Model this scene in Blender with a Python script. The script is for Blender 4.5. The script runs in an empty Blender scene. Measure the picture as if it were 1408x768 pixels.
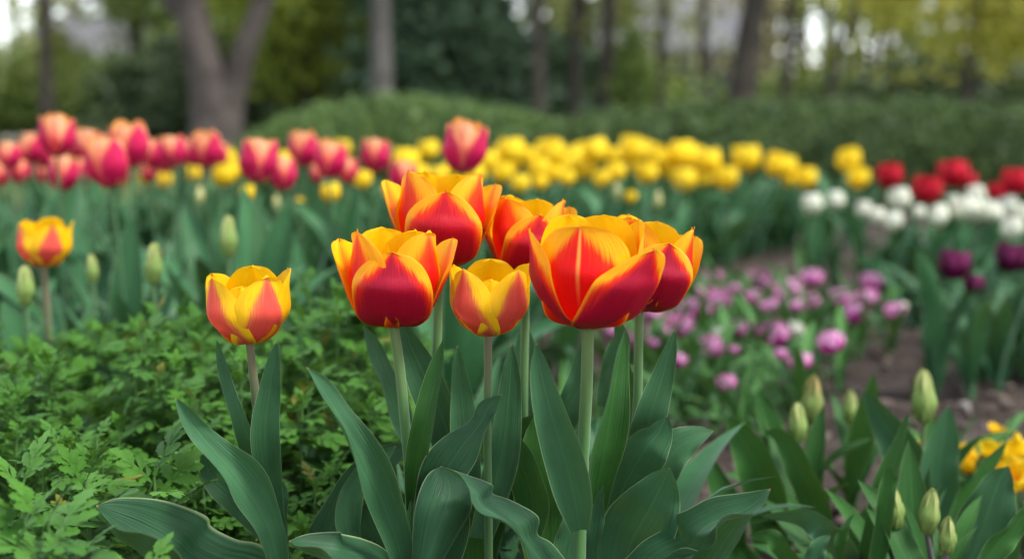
import bpy, math, random
import numpy as np
from mathutils import Vector, Matrix, noise
R = math.radians
random.seed(7); np.random.seed(7)
sc = bpy.context.scene
col = sc.collection

# ------------------------------------------------------------------ camera
H = 0.46; PITCH = math.atan(219/1955.0); F = 1955.0
cam = bpy.data.cameras.new("camera"); cam_o = bpy.data.objects.new("camera", cam); col.objects.link(cam_o)
cam.lens = 50; cam.sensor_width = 36; cam.clip_end = 600; cam.clip_start = .02
cam_o.location = (0, 0, H); cam_o.rotation_euler = (R(90)-PITCH, 0, 0)
cam.dof.use_dof = True; cam.dof.focus_distance = 1.0; cam.dof.aperture_fstop = 4.0; cam.dof.aperture_blades = 0
sc.camera = cam_o
# ------------------------------------------------------------------ light
w = bpy.data.worlds.new("World"); sc.world = w; w.use_nodes = True
wn = w.node_tree.nodes; wl = w.node_tree.links
bg = wn["Background"]
sky = wn.new("ShaderNodeTexSky"); sky.sky_type = 'NISHITA'; sky.sun_disc = False
SUN_EL, SUN_AZ = 60, 112        # azimuth measured clockwise from +Y
sky.sun_elevation = R(SUN_EL); sky.sun_rotation = R(SUN_AZ); sky.dust_density = 0.2; sky.air_density = 1.0; sky.ozone_density = 1.0
hs = wn.new("ShaderNodeHueSaturation"); hs.inputs['Saturation'].default_value = .35
wl.new(sky.outputs[0], hs.inputs['Color']); wl.new(hs.outputs[0], bg.inputs[0]); bg.inputs[1].default_value = .14
sun = bpy.data.lights.new("sun", 'SUN'); sun.energy = 2.2; sun.angle = R(14); sun.color = (1, .96, .89)
so = bpy.data.objects.new("sun", sun); col.objects.link(so)
a = R(SUN_AZ); e = R(SUN_EL)
so.rotation_euler = Vector((math.sin(a)*math.cos(e), math.cos(a)*math.cos(e), math.sin(e))).to_track_quat('Z', 'Y').to_euler()
vs = sc.view_settings; vs.view_transform = 'Standard'; vs.look = 'None'; vs.gamma = 1; vs.use_curve_mapping = False; vs.exposure = 1.4
cy = sc.cycles
cy.use_denoising = True; cy.max_bounces = 6; cy.diffuse_bounces = 3; cy.glossy_bounces = 2; cy.transmission_bounces = 4
cy.use_adaptive_sampling = True; cy.adaptive_threshold = .015; cy.sample_clamp_indirect = 4

# ------------------------------------------------------------------ helpers
cp, sp_ = math.cos(PITCH), math.sin(PITCH)
def at(px, py, d):
    """point seen at a photo pixel, at ground distance d"""
    x = (px-704)/F; y = -(py-384)/F
    r = np.array([x, cp + y*sp_, -sp_ + y*cp])
    r = r*(d/r[1])
    return np.array([r[0], r[1], H+r[2]])
def tag(o, label=None, cat=None, group=None, kind=None):
    if label: o['label'] = label
    if cat: o['category'] = cat
    if group: o['group'] = group
    if kind: o['kind'] = kind
    return o
def thing(name, label, cat, loc=(0, 0, 0), rz=0, group=None):
    o = bpy.data.objects.new(name, None); o.empty_display_size = .05; col.objects.link(o)
    o.location = loc; o.rotation_euler = (0, 0, rz)
    return tag(o, label, cat, group)
def mkmesh(name, V, Fc, UV=None, mats=(), mi=None, smooth=True):
    me = bpy.data.meshes.new(name)
    V = np.asarray(V, dtype=np.float32)
    if isinstance(Fc, np.ndarray):
        n, k = Fc.shape
        me.vertices.add(len(V)); me.vertices.foreach_set('co', V.ravel())
        me.loops.add(n*k); me.loops.foreach_set('vertex_index', Fc.astype(np.int32).ravel())
        me.polygons.add(n); me.polygons.foreach_set('loop_start', np.arange(0, n*k, k, dtype=np.int32))
        me.update(calc_edges=True)
    else:
        me.from_pydata([tuple(v) for v in V.tolist()], [], [tuple(f) for f in Fc])
    if UV is not None:
        lay = me.uv_layers.new(name='UVMap')
        li = np.zeros(len(me.loops), dtype=np.int32); me.loops.foreach_get('vertex_index', li)
        lay.data.foreach_set('uv', np.asarray(UV, dtype=np.float32)[li].ravel())
    for m in mats: me.materials.append(m)
    if mi is not None: me.polygons.foreach_set('material_index', np.asarray(mi, dtype=np.int32))
    me.polygons.foreach_set('use_smooth', [smooth]*len(me.polygons))
    me.update(); me.validate()
    return me
def link(name, me, parent=None, loc=(0, 0, 0), rot=(0, 0, 0), s=1.0):
    o = bpy.data.objects.new(name, me); col.objects.link(o)
    if parent is not None: o.parent = parent
    o.location = loc; o.rotation_euler = rot
    o.scale = (s, s, s) if not hasattr(s, '__len__') else s
    return o
class MB:
    def __init__(s): s.V = []; s.F = []; s.UV = []; s.M = []; s.n = 0
    def add(s, V, Fc, UV, m=0):
        V = np.asarray(V); s.V.append(V); s.F.append(np.asarray(Fc)+s.n); s.UV.append(np.asarray(UV)); s.M.append(np.full(len(Fc), m)); s.n += len(V)
    def mesh(s, name, mats, smooth=True):
        return mkmesh(name, np.concatenate(s.V), np.concatenate(s.F), np.concatenate(s.UV), mats, np.concatenate(s.M), smooth)
def gridF(nv, nu):
    i, j = np.meshgrid(np.arange(nv-1), np.arange(nu-1), indexing='ij')
    a = (i*nu+j).ravel()
    return np.stack([a, a+1, a+nu+1, a+nu], 1)
def catmull(P, t):
    """P (n,k); t in 0..1 array"""
    P = np.asarray(P, float); n = len(P)
    Q = np.vstack([2*P[0]-P[1], P, 2*P[-1]-P[-2]])
    x = np.clip(t, 0, 1)*(n-1); i = np.minimum(x.astype(int), n-2); f = (x-i)[:, None]
    p0, p1, p2, p3 = Q[i], Q[i+1], Q[i+2], Q[i+3]
    return .5*((2*p1)+(-p0+p2)*f+(2*p0-5*p1+4*p2-p3)*f*f+(-p0+3*p1-3*p2+p3)*f**3)
def norm(A): return A/np.maximum(np.linalg.norm(A, axis=-1, keepdims=True), 1e-9)
def tube(P, rad, ns=10, nt=None, cap=True):
    P = np.asarray(P, float); nt = nt or len(P)*4
    t = np.linspace(0, 1, nt); C = catmull(P, t); rr = np.interp(t, np.linspace(0, 1, len(rad)), rad)
    T = norm(np.gradient(C, axis=0)); ref = np.array([0.31, .95, .05]) if abs(T[0][1]) < .9 else np.array([1, 0, 0.])
    A = norm(np.cross(T, ref)); B = np.cross(T, A)
    th = np.linspace(0, 2*np.pi, ns+1)
    V = C[:, None]+rr[:, None, None]*(np.cos(th)[None, :, None]*A[:, None]+np.sin(th)[None, :, None]*B[:, None])
    UV = np.stack(np.meshgrid(t, np.linspace(0, 1, ns+1), indexing='ij')[::-1], -1).reshape(-1, 2)
    return V.reshape(-1, 3), gridF(nt, ns+1), UV

# ------------------------------------------------------------------ materials
class NT:
    def __init__(s, name):
        s.m = bpy.data.materials.new(name); s.m.use_nodes = True; s.t = s.m.node_tree; s.n = s.t.nodes
        s.b = s.n['Principled BSDF']; s.out = s.n['Material Output']
    def N(s, typ, ins=None, **k):
        x = s.n.new(typ)
        for a, v in k.items(): setattr(x, a, v)
        if ins:
            for i, v in ins.items(): s.S(x.inputs[i], v)
        return x
    def S(s, sock, v):
        if isinstance(v, bpy.types.NodeSocket): s.t.links.new(v, sock)
        elif isinstance(v, bpy.types.Node): s.t.links.new(v.outputs[0], sock)
        elif isinstance(v, tuple) and len(v) == 3 and sock.type == 'RGBA': sock.default_value = (*v, 1)
        else: sock.default_value = v
    def math(s, op, a, b=0.0, c=0.0, clamp=False):
        x = s.N('ShaderNodeMath', {0: a, 1: b, 2: c}, operation=op); x.use_clamp = clamp; return x.outputs[0]
    def mix(s, f, a, b, blend='MIX'):
        x = s.N('ShaderNodeMix', data_type='RGBA', blend_type=blend)
        s.S(x.inputs[0], f); s.S(x.inputs[6], a); s.S(x.inputs[7], b); return x.outputs[2]
    def smooth(s, x, lo, hi):
        m = s.N('ShaderNodeMapRange', {0: x, 1: lo, 2: hi, 3: 0., 4: 1.}, interpolation_type='SMOOTHSTEP'); return m.outputs[0]
    def noise(s, vec, scale, detail=3, rough=.5):
        x = s.N('ShaderNodeTexNoise', {'Scale': scale, 'Detail': detail, 'Roughness': rough})
        if vec is not None: s.S(x.inputs['Vector'], vec)
        return x.outputs[0]
    def mapping(s, vec, scale):
        x = s.N('ShaderNodeMapping', {'Vector': vec}); x.inputs['Scale'].default_value = scale; return x.outputs[0]
    def bump(s, h, strength, dist=.001):
        x = s.N('ShaderNodeBump', {'Height': h, 'Strength': strength, 'Distance': dist}); s.S(s.b.inputs['Normal'], x.outputs[0])
    def translucent(s, color, fac):
        tr = s.N('ShaderNodeBsdfTranslucent', {'Color': color}); mx = s.N('ShaderNodeMixShader', {0: fac, 1: s.b.outputs[0], 2: tr.outputs[0]})
        s.t.links.new(mx.outputs[0], s.out.inputs['Surface'])
def rough(nt, r, spec=.4):
    nt.b.inputs['Roughness'].default_value = r; nt.b.inputs['Specular IOR Level'].default_value = spec

def petal_mat(name, core, mid, margin, bpts, inner, inner_flush, soft=.18, base=(.55, .45, .12), crease=None, flush=.5, trans=.24):
    """pigment: core colour in a wedge along the petal, feathered towards a pale margin; the inside has its own colour"""
    t = NT(name); uv = t.N('ShaderNodeUVMap').outputs[0]
    sx = t.N('ShaderNodeSeparateXYZ', {0: uv}); u, v = sx.outputs[0], sx.outputs[1]
    a = t.math('ABSOLUTE', t.math('MULTIPLY_ADD', u, 2., -1.))
    oi = t.N('ShaderNodeObjectInfo').outputs['Random']
    fine = t.noise(t.mapping(uv, (70, 3, 1)), 1., 3, .6)
    big = t.N('ShaderNodeTexNoise', {'Scale': 1.0, 'Detail': 2.}, noise_dimensions='4D')
    t.S(big.inputs['Vector'], t.mapping(uv, (5, 2.2, 1))); t.S(big.inputs['W'], t.math('MULTIPLY', oi, 30.))
    fc = t.N('ShaderNodeFloatCurve', {'Value': v}); c = fc.mapping.curves[0]
    while len(c.points) > 2: c.points.remove(c.points[1])
    c.points[0].location = (0, bpts[0][1]/2); c.points[1].location = (1, bpts[-1][1]/2)
    for p in bpts[1:-1]: c.points.new(p[0], p[1]/2)
    fc.mapping.update()
    b = t.math('MULTIPLY', fc.outputs[0], 2.)
    s = t.math('SUBTRACT', a, b)
    s = t.math('ADD', s, t.math('MULTIPLY_ADD', fine, .62, -.31))
    s = t.math('ADD', s, t.math('MULTIPLY_ADD', big.outputs[0], .28, -.14))
    k = t.math('MULTIPLY', oi, 0.)
    out = t.mix(t.smooth(s, -soft*1.3, soft*.35), core, mid)
    out = t.mix(t.smooth(s, 0., soft*1.1), out, margin)
    out = t.mix(t.math('MULTIPLY', t.smooth(fine, .45, .75), .25), out, tuple(min(1, x*1.6) for x in core))
    # the very edge is paler
    out = t.mix(t.math('MULTIPLY', t.smooth(a, .9, 1.), .5), out, tuple(min(1, x*1.08+.004) for x in margin))
    if crease:
        line = t.math('SUBTRACT', 1., t.smooth(a, .005, .055))
        out = t.mix(t.math('MULTIPLY', line, t.math('MULTIPLY', t.smooth(v, .4, .85), .85)), out, crease)
    out = t.mix(t.math('MULTIPLY', t.math('SUBTRACT', 1., t.smooth(v, .01, .09)), .6), out, base)
    # inner face
    si = t.math('ADD', t.math('SUBTRACT', a, t.math('MULTIPLY', b, flush)), t.math('MULTIPLY_ADD', fine, .3, -.15))
    inn = t.mix(t.smooth(si, -.3, .25), inner_flush, inner)
    inn = t.mix(t.math('MULTIPLY', fine, .25), inn, tuple(x*.7 for x in inner))
    bf = t.N('ShaderNodeNewGeometry').outputs['Backfacing']
    colr = t.mix(bf, out, inn)
    hsv = t.N('ShaderNodeHueSaturation', {'Color': colr, 'Value': t.math('MULTIPLY_ADD', oi, .14, .93)})
    t.S(t.b.inputs['Base Color'], hsv.outputs[0]); rough(t, .42, .2)
    t.bump(t.math('ADD', fine, t.math('MULTIPLY', big.outputs[0], .6)), .6, .0014)
    t.translucent(hsv.outputs[0], trans)
    return t.m

def leaf_mat(name, c1, c2, edge=(.38, .47, .24), tipc=None, trans=.09, rgh=.44, vein=.8, sheen=.06, edgew=.955):
    t = NT(name); uv = t.N('ShaderNodeUVMap').outputs[0]
    sx = t.N('ShaderNodeSeparateXYZ', {0: uv}); u, v = sx.outputs[0], sx.outputs[1]
    a = t.math('ABSOLUTE', t.math('MULTIPLY_ADD', u, 2., -1.))
    oi = t.N('ShaderNodeObjectInfo').outputs['Random']
    ve = t.noise(t.mapping(uv, (60, 1.6, 1)), 1., 2, .6)
    ob = t.N('ShaderNodeTexCoord').outputs['Object']
    bl = t.noise(ob, 24., 3, .6)
    f = t.math('ADD', t.math('MULTIPLY_ADD', ve, vein, -vein/2), t.math('ADD', t.math('MULTIPLY', bl, .8), t.math('MULTIPLY_ADD', oi, .5, -.2)), clamp=True)
    c = t.mix(f, c1, c2)
    rib = t.math('MULTIPLY', t.math('SUBTRACT', 1., t.smooth(a, 0.0, .05)), .3)
    c = t.mix(rib, c, tuple(x*1.5 for x in c2))
    # scattered yellowish blotches of wear
    bl2 = t.noise(t.mapping(uv, (9, 5, 1)), 1.5, 4, .7)
    c = t.mix(t.math('MULTIPLY', t.smooth(bl2, .66, .8), .35), c, (.14, .16, .04))
    c = t.mix(t.math('MULTIPLY', t.smooth(a, edgew, 1.), .6), c, edge)  # rim glint of the blade painted into the colour as a pale edge line
    if tipc: c = t.mix(t.smooth(v, .975, 1.), c, tipc)
    t.S(t.b.inputs['Base Color'], c)
    t.S(t.b.inputs['Roughness'], t.math('MULTIPLY_ADD', bl, .25, rgh-.12)); t.b.inputs['Specular IOR Level'].default_value = .2
    t.b.inputs['Sheen Weight'].default_value = sheen; t.b.inputs['Sheen Roughness'].default_value = .4
    t.S(t.b.inputs['Sheen Tint'], (.75, .95, 1.0))
    ve2 = t.noise(t.mapping(uv, (26, .7, 1)), 1., 1, .5)
    t.bump(t.math('ADD', t.math('ADD', t.math('MULTIPLY', ve, .5), ve2), bl), .55, .0016)
    t.translucent(t.mix(.6, c, (.16, .30, .03)), trans)
    return t.m
def plain(name, c1, c2, scale=20, rgh=.7, trans=0, island=False, bump=None, spec=.3, detail=4):
    t = NT(name); ob = t.N('ShaderNodeTexCoord').outputs['Object']
    n = t.noise(ob, scale, detail, .6)
    f = t.smooth(n, .35, .65)
    if island:
        ri = t.N('ShaderNodeNewGeometry').outputs['Random Per Island']
        f = t.math('MULTIPLY_ADD', f, .5, t.math('MULTIPLY', ri, .5))
    c = t.mix(f, c1, c2); t.S(t.b.inputs['Base Color'], c); rough(t, rgh, spec)
    if bump: t.bump(n, bump[0], bump[1])
    if trans: t.translucent(c, trans)
    return t.m

B_OUT = [(0, 1.3), (.3, 1.15), (.5, .94), (.7, .66), (.87, .34), (1, .05)]
B_INN = [(0, 1.1), (.3, .95), (.5, .78), (.7, .5), (.87, .2), (1, -.1)]
B_SIDE = [(0, 1.2), (.3, 1.0), (.55, .8), (.75, .55), (.9, .25), (1, .05)]
B_SEPAL = [(0, .85), (.3, .72), (.5, .6), (.7, .42), (.87, .22), (1, .08)]
M = {}
M['crimson'] = petal_mat('petal_crimson', (.33, .003, .024), (.76, .022, .003), (.95, .40, .006), B_OUT, (.96, .50, .003), (.85, .10, .004), soft=.22, base=(.60, .09, .02))
M['ruby'] = petal_mat('petal_ruby', (.46, .004, .016), (.82, .035, .004), (.95, .40, .008), B_OUT, (.96, .50, .003), (.85, .10, .004), soft=.26, base=(.60, .09, .02))
M['scarlet'] = petal_mat('petal_scarlet', (.68, .006, .003), (.84, .06, .002), (.95, .38, .006), B_INN, (.96, .50, .003), (.85, .09, .004), soft=.34)
M['heart'] = petal_mat('petal_heart', (.68, .003, .003), (.82, .022, .002), (.95, .42, .006), [(0, 1.1), (.3, .95), (.5, .78), (.7, .55), (.85, .22), (1, -.1)], (.95, .45, .006), (.85, .09, .004), soft=.3, crease=(.85, .40, .08))
M['coral'] = petal_mat('petal_coral', (.74, .085, .065), (.80, .18, .06), (.95, .57, .006), B_SEPAL, (.96, .56, .002), (.90, .42, .004), soft=.16, flush=.3, base=(.8, .4, .04))
M['gold'] = petal_mat('petal_gold', (.95, .52, .003), (.95, .54, .003), (.96, .58, .003), B_INN, (.97, .58, .002), (.93, .44, .002), flush=.4, trans=.34)
M['rose'] = petal_mat('petal_rose', (.55, .012, .085), (.72, .06, .09), (.86, .35, .16), [(0, 1.2), (.4, 1.0), (.65, .9), (.85, .55), (1, .1)], (.9, .42, .15), (.8, .12, .05), soft=.16)
M['peach'] = petal_mat('petal_peach', (.70, .035, .065), (.84, .17, .13), (.90, .46, .24), [(0, 1.0), (.35, .6), (.6, .3), (.8, .0), (1, -.2)], (.9, .42, .12), (.85, .15, .05), soft=.3)
M['yellow'] = petal_mat('petal_yellow', (.93, .62, .008), (.94, .68, .015), (.95, .74, .04), B_INN, (.94, .66, .01), (.92, .56, .006), base=(.5, .5, .08), trans=.34)
M['red'] = petal_mat('petal_red', (.40, .001, .014), (.50, .003, .018), (.60, .010, .03), B_OUT, (.5, .004, .016), (.45, .004, .008), base=(.3, .05, .02))
M['purple'] = petal_mat('petal_purple', (.065, .001, .026), (.10, .003, .045), (.18, .015, .09), B_OUT, (.12, .005, .045), (.07, .002, .02), base=(.1, .03, .03))
M['lemon'] = petal_mat('petal_lemon', (.95, .56, .004), (.95, .60, .006), (.96, .68, .02), B_INN, (.96, .62, .006), (.95, .42, .002), trans=.3)
M['white'] = petal_mat('petal_white', (.72, .74, .55), (.76, .77, .64), (.80, .80, .70), B_OUT, (.78, .78, .66), (.7, .72, .5), base=(.35, .5, .15))
M['lilac'] = petal_mat('petal_lilac', (.46, .015, .24), (.68, .12, .46), (.88, .52, .74), [(0, 1.4), (.3, 1.2), (.5, .9), (.7, .5), (.85, .1), (1, -.3)], (.66, .20, .46), (.42, .03, .20), soft=.3, base=(.4, .25, .3))
M['bud'] = petal_mat('petal_bud', (.20, .30, .075), (.28, .36, .10), (.42, .45, .17), [(0, 1.2), (.4, 1.0), (.7, .8), (.9, .4), (1, .0)], (.3, .38, .1), (.2, .3, .08), base=(.12, .22, .06), trans=.1)
M['bud_warm'] = petal_mat('petal_bud_warm', (.22, .30, .08), (.30, .33, .10), (.44, .32, .13), [(0, 1.3), (.5, 1.1), (.75, .9), (.9, .3), (1, -.2)], (.3, .38, .1), (.2, .3, .08), base=(.12, .22, .06), trans=.1)
M['bud_cream'] = petal_mat('petal_bud_cream', (.55, .56, .22), (.65, .62, .26), (.75, .68, .35), B_OUT, (.6, .6, .3), (.5, .5, .2), base=(.2, .3, .1), trans=.1)
M['leaf'] = leaf_mat('tulip_leaf', (.013, .056, .022), (.054, .155, .066), tipc=(.35, .20, .08))
M['leaf2'] = leaf_mat('tulip_leaf_fresh', (.012, .060, .010), (.046, .155, .028))
M['leaf_bg'] = leaf_mat('tulip_leaf_bed', (.010, .054, .018), (.055, .180, .066), sheen=.15)
M['leaf_lilac'] = leaf_mat('tulip_leaf_narrow', (.014, .070, .012), (.070, .210, .036), sheen=.2)
def stem_mat(name, c1, c2):
    t = NT(name); uv = t.N('ShaderNodeUVMap').outputs[0]
    sx = t.N('ShaderNodeSeparateXYZ', {0: uv})
    n = t.noise(t.mapping(uv, (12, 5, 1)), 1.5, 3)
    c = t.mix(t.math('ADD', t.smooth(sx.outputs[1], .45, 1.), t.math('MULTIPLY_ADD', n, .5, -.25), clamp=True), c1, c2)
    t.S(t.b.inputs['Base Color'], c); rough(t, .5, .35); t.b.inputs['Subsurface Weight'].default_value = .0
    t.b.inputs['Sheen Weight'].default_value = .25
    t.bump(n, .2, .0008)
    return t.m
M['stem'] = stem_mat('tulip_stem', (.055, .155, .04), (.10, .16, .045))
M['stem_bed'] = stem_mat('tulip_stem_bed', (.030, .10, .030), (.05, .13, .035))
M['stem_brown'] = stem_mat('tulip_stem_brown', (.06, .15, .04), (.13, .11, .055))
M['stem_dark'] = stem_mat('tulip_stem_dark', (.07, .15, .06), (.09, .07, .08))
M['fern'] = leaf_mat('lobed_leaf', (.014, .078, .006), (.105, .285, .022), edge=(.13, .28, .03), rgh=.5, vein=.2, sheen=.1, trans=.22, edgew=.9)
M['fern_old'] = leaf_mat('lobed_leaf_old', (.10, .12, .012), (.26, .25, .03), edge=(.2, .16, .03), rgh=.5, vein=.2, sheen=.05, trans=.2, edgew=.9)
M['fernstem'] = plain('lobed_leaf_stem', (.06, .14, .03), (.10, .2, .05), 30)

# ------------------------------------------------------------------ petals
WT = np.array([[0, .20], [.08, .40], [.18, .62], [.32, .84], [.48, .98], [.6, 1.0], [.72, .93], [.83, .76], [.92, .52], [.97, .30], [1, 0.0]])
WR = np.array([[0, .20], [.08, .38], [.18, .58], [.32, .78], [.48, .92], [.62, 1.0], [.76, .96], [.87, .82], [.945, .58], [.985, .34], [.996, .17], [1, 0.0]])
def smooth_interp(x, T):
    # monotone-ish cubic through table
    xs, ys = T[:, 0], T[:, 1]; m = np.gradient(ys, xs); m[-1] = m[-1]
    i = np.clip(np.searchsorted(xs, x)-1, 0, len(xs)-2); h = xs[i+1]-xs[i]; f = (x-xs[i])/h
    return (2*f**3-3*f**2+1)*ys[i]+(f**3-2*f**2+f)*h*m[i]+(-2*f**3+3*f**2)*ys[i+1]+(f**3-f**2)*h*m[i+1]
def petal(phi, Hh=.06, rmax=.035, tipr=.028, W=.029, Rc=None, table=WT, lean=0, seed=0, rib=.0007, edge=0.0, ripple=.0012, zmax=.42, inset=0, nv=24, nu=13, tipcurl=0):
    rng = np.random.RandomState(seed+11); phi = math.radians(phi)
    s = np.linspace(0, 1, nv); v = np.sin(s*np.pi/2)**1.0; v = .2*s+.8*v; v[-1] = 1
    ctl = np.array([[.0035, 0], [rmax*.36, Hh*.04], [rmax*.69, Hh*.18], [rmax*1.0, Hh*zmax], [rmax*.55+tipr*.45, Hh*.72], [tipr, Hh]])
    C = catmull(ctl, v); r = C[:, 0]-inset*np.minimum(1, v*4); z = C[:, 1]
    r = np.maximum(r, .002)
    r = r + tipcurl*np.clip((v-.8)/.2, 0, 1)**2
    w = W*np.clip(smooth_interp(v, table), 0, None)
    Rcv = (np.full(nv, rmax*.95) if Rc is None else np.full(nv, Rc))
    Rcv = np.where(v < .35, np.maximum(.004, r*1.05)+(Rcv-np.maximum(.004, r*1.05))*(v/.35)**1.2, Rcv)
    u = np.linspace(-1, 1, nu); u = np.sign(u)*np.abs(u)**.9
    U, Wd = np.meshgrid(u, w); 
    ang = np.clip(U*Wd/Rcv[:, None], -1.5, 1.5)
    lat = Rcv[:, None]*np.sin(ang)
    rad = r[:, None]-Rcv[:, None]*(1-np.cos(ang))
    Z = np.repeat(z[:, None], nu, 1)
    V2 = np.repeat(v[:, None], nu, 1)
    rad += rib*np.exp(-(U/.09)**2)*np.sin(np.pi*np.clip(V2, 0, 1))*1.2 - rib*.9*np.exp(-((np.abs(U)-.28)/.15)**2)*V2
    rad += edge*np.abs(U)**4*V2
    p = rng.rand(6)*6.28
    rad += ripple*(np.sin(U*3.1+V2*5+p[0])*.5+np.sin(U*6+p[1])*np.sin(V2*8+p[2])*.4*np.abs(U))*np.clip(V2*2-.5, 0, 1)
    Z += ripple*1.2*np.sin(U*7+p[3])*V2**6*(1-np.abs(U)) + ripple*.6*np.sin(V2*14+p[4])*np.abs(U)**3
    lat += ripple*.8*np.sin(V2*11+p[5])*np.abs(U)**2*V2 + lean*Hh*V2**2
    X = rad*math.sin(phi)+lat*math.cos(phi); Y = -rad*math.cos(phi)+lat*math.sin(phi)
    P = np.stack([X, Y, Z], -1).reshape(-1, 3)
    UV = np.stack([(U*.5+.5).ravel(), V2.ravel()], -1)
    return P, gridF(nv, nu), UV
def flower_mesh(name, specs, mats, nv=14, nu=9, sc_=1.0):
    mb = MB()
    for k, sp in enumerate(specs):
        sp = dict(sp); m = sp.pop('m'); phi = sp.pop('phi')
        P, Fc, UV = petal(phi, seed=sp.pop('seed', k), nv=nv, nu=nu, **sp); mb.add(P*sc_, Fc, UV, m)
    return mb.mesh(name, mats)

# ------------------------------------------------------------------ leaves
def leaf_from_frames(C, S, N, w, u, cup, wave, seed=0, rollcup=None):
    rng = np.random.RandomState(seed); nv = len(C); v = np.linspace(0, 1, nv)
    U, Wd = np.meshgrid(u, w); V2 = np.repeat(v[:, None], len(u), 1)
    ang = U*cup
    lat = Wd*np.where(np.abs(cup) > 1e-3, np.sin(ang)/max(abs(cup), 1e-3)*1.0, U)
    up = Wd*(1-np.cos(ang))/max(abs(cup), 1e-3)
    amp, fr, ph = wave
    up = up + amp*np.abs(U)**2.5*np.sin(V2*fr*2*np.pi+ph+np.where(U > 0, 1.9, 0))*np.sin(np.pi*np.clip(V2*1.03, 0, 1))
    P = C[:, None]+lat[..., None]*S[:, None]+up[..., None]*N[:, None]
    return P.reshape(-1, 3), np.stack([(U*.5+.5).ravel(), V2.ravel()], -1)
LW = np.array([[0, .42], [.12, .60], [.3, .88], [.45, 1.0], [.6, .97], [.75, .78], [.88, .46], [.96, .18], [1, .0]])
def gen_leaf(L, W, a0, curve, cup=.8, wave=(.004, 2.2, 0), twist=0, seed=0, nv=16, nu=7, table=LW):
    """leaf from the origin rising in the XZ plane; a0 = lean from vertical, curve = extra bend to the tip (deg)"""
    t = np.linspace(0, 1, nv); an = np.radians(a0+curve*t**1.6)
    dx = np.sin(an)*L/(nv-1); dz = np.cos(an)*L/(nv-1)
    C = np.stack([np.concatenate([[0], np.cumsum(dx[1:])]), np.sin(t*3+seed)*L*.02, np.concatenate([[0], np.cumsum(dz[1:])])], -1)
    T = norm(np.gradient(C, axis=0)); S0 = np.cross(T, [0, 1, 0]); Sd = np.tile([0, 1., 0], (nv, 1)); N0 = np.cross(T, Sd)
    N0 = norm(N0)  # points up/inward
    N0 = -N0 if N0[0][0] > 0 else N0
    tw = np.radians(twist*t**1.3)[:, None]
    S = Sd*np.cos(tw)+N0*np.sin(tw); N = -Sd*np.sin(tw)+N0*np.cos(tw)
    w = W*np.clip(smooth_interp(t, table), 0, None)
    u = np.linspace(-1, 1, nu)
    P, UV = leaf_from_frames(C, S, N, w, u, cup, wave, seed)
    return P, gridF(nv, nu), UV
def view_leaf(pts, widths, roll=0, cup=.7, wave=(.0028, 2, 1), seed=0, nv=34, nu=13):
    """pts base->tip as (px,py,d); widths full width in photo pixels at equal steps"""
    P3 = np.array([at(*p) for p in pts]); t = np.linspace(0, 1, nv)
    C = catmull(P3, t)
    d = np.linalg.norm(C-np.array([0, 0, H]), axis=1)
    ws = catmull(np.array(widths, float)[:, None], t)[:, 0]; ws = np.clip(ws, 0, None)*d/F/2
    ws = ws*np.minimum(1, np.sqrt(np.clip((1-t)/.10, 0, 1)))
    ws[-1] = 0
    T = norm(np.gradient(C, axis=0)); view = norm(C-np.array([0, 0, H]))
    S0 = norm(np.cross(view, T)); N0 = norm(np.cross(S0, T)); N0 = np.where((N0*view).sum(1, keepdims=True) > 0, -N0, N0)
    rl = np.radians(np.interp(t, np.linspace(0, 1, len(roll)), roll) if hasattr(roll, '__len__') else np.full(nv, roll))[:, None]
    S = S0*np.cos(rl)+N0*np.sin(rl); N = -S0*np.sin(rl)+N0*np.cos(rl)
    P, UV = leaf_from_frames(C, S, N, ws, np.linspace(-1, 1, nu), cup, wave, seed)
    return P, gridF(nv, nu), UV
def rail_leaf(a, m, b, nv=44, nu=13, seed=0):
    """three rails tip->base as (px,py,d): one edge, midrib, other edge"""
    t = np.linspace(0, 1, nv); A, Mm, Bb = [catmull(np.array([at(*p) for p in r]), t) for r in (a, m, b)]
    u = np.linspace(-1, 1, nu); la = (u*(u-1)/2)[None, :, None]; lm = (1-u*u)[None, :, None]; lb = (u*(u+1)/2)[None, :, None]
    P = A[:, None]*la+Mm[:, None]*lm+Bb[:, None]*lb
    U, V2 = np.meshgrid(u, 1-t)
    return P.reshape(-1, 3), gridF(nv, nu), np.stack([(U*.5+.5).ravel(), V2.ravel()], -1)
def local(P, root):
    return P-np.array(root.location)

# ================================================================== GROUND
soil_t = NT('soil'); ob = soil_t.N('ShaderNodeTexCoord').outputs['Object']
n1 = soil_t.noise(ob, 9., 6, .65); n2 = soil_t.noise(ob, 90., 5, .7)
c = soil_t.mix(soil_t.smooth(n1, .35, .7), (.036, .025, .020), (.105, .080, .066))
c = soil_t.mix(soil_t.math('MULTIPLY', soil_t.smooth(n2, .5, .75), .6), c, (.17, .135, .115))
soil_t.S(soil_t.b.inputs['Base Color'], c); rough(soil_t, .9, .2)
soil_t.bump(soil_t.math('ADD', soil_t.math('MULTIPLY', n1, .4), n2), 1., .02)
lawn_t = NT('lawn'); ob = lawn_t.N('ShaderNodeTexCoord').outputs['Object']
c = lawn_t.mix(lawn_t.smooth(lawn_t.noise(ob, 1.3, 5, .6), .35, .7), (.035, .065, .016), (.075, .115, .03))
lawn_t.S(lawn_t.b.inputs['Base Color'], c); rough(lawn_t, .9, .2); lawn_t.bump(lawn_t.noise(ob, 30., 4, .7), .8, .03)
V = [(-400, -20, -.012), (400, -20, -.012), (400, 500, -.012), (-400, 500, -.012)]
tag(link('lawn', mkmesh('lawn', V, [(0, 1, 2, 3)], None, [lawn_t.m])), kind='structure')
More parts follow.
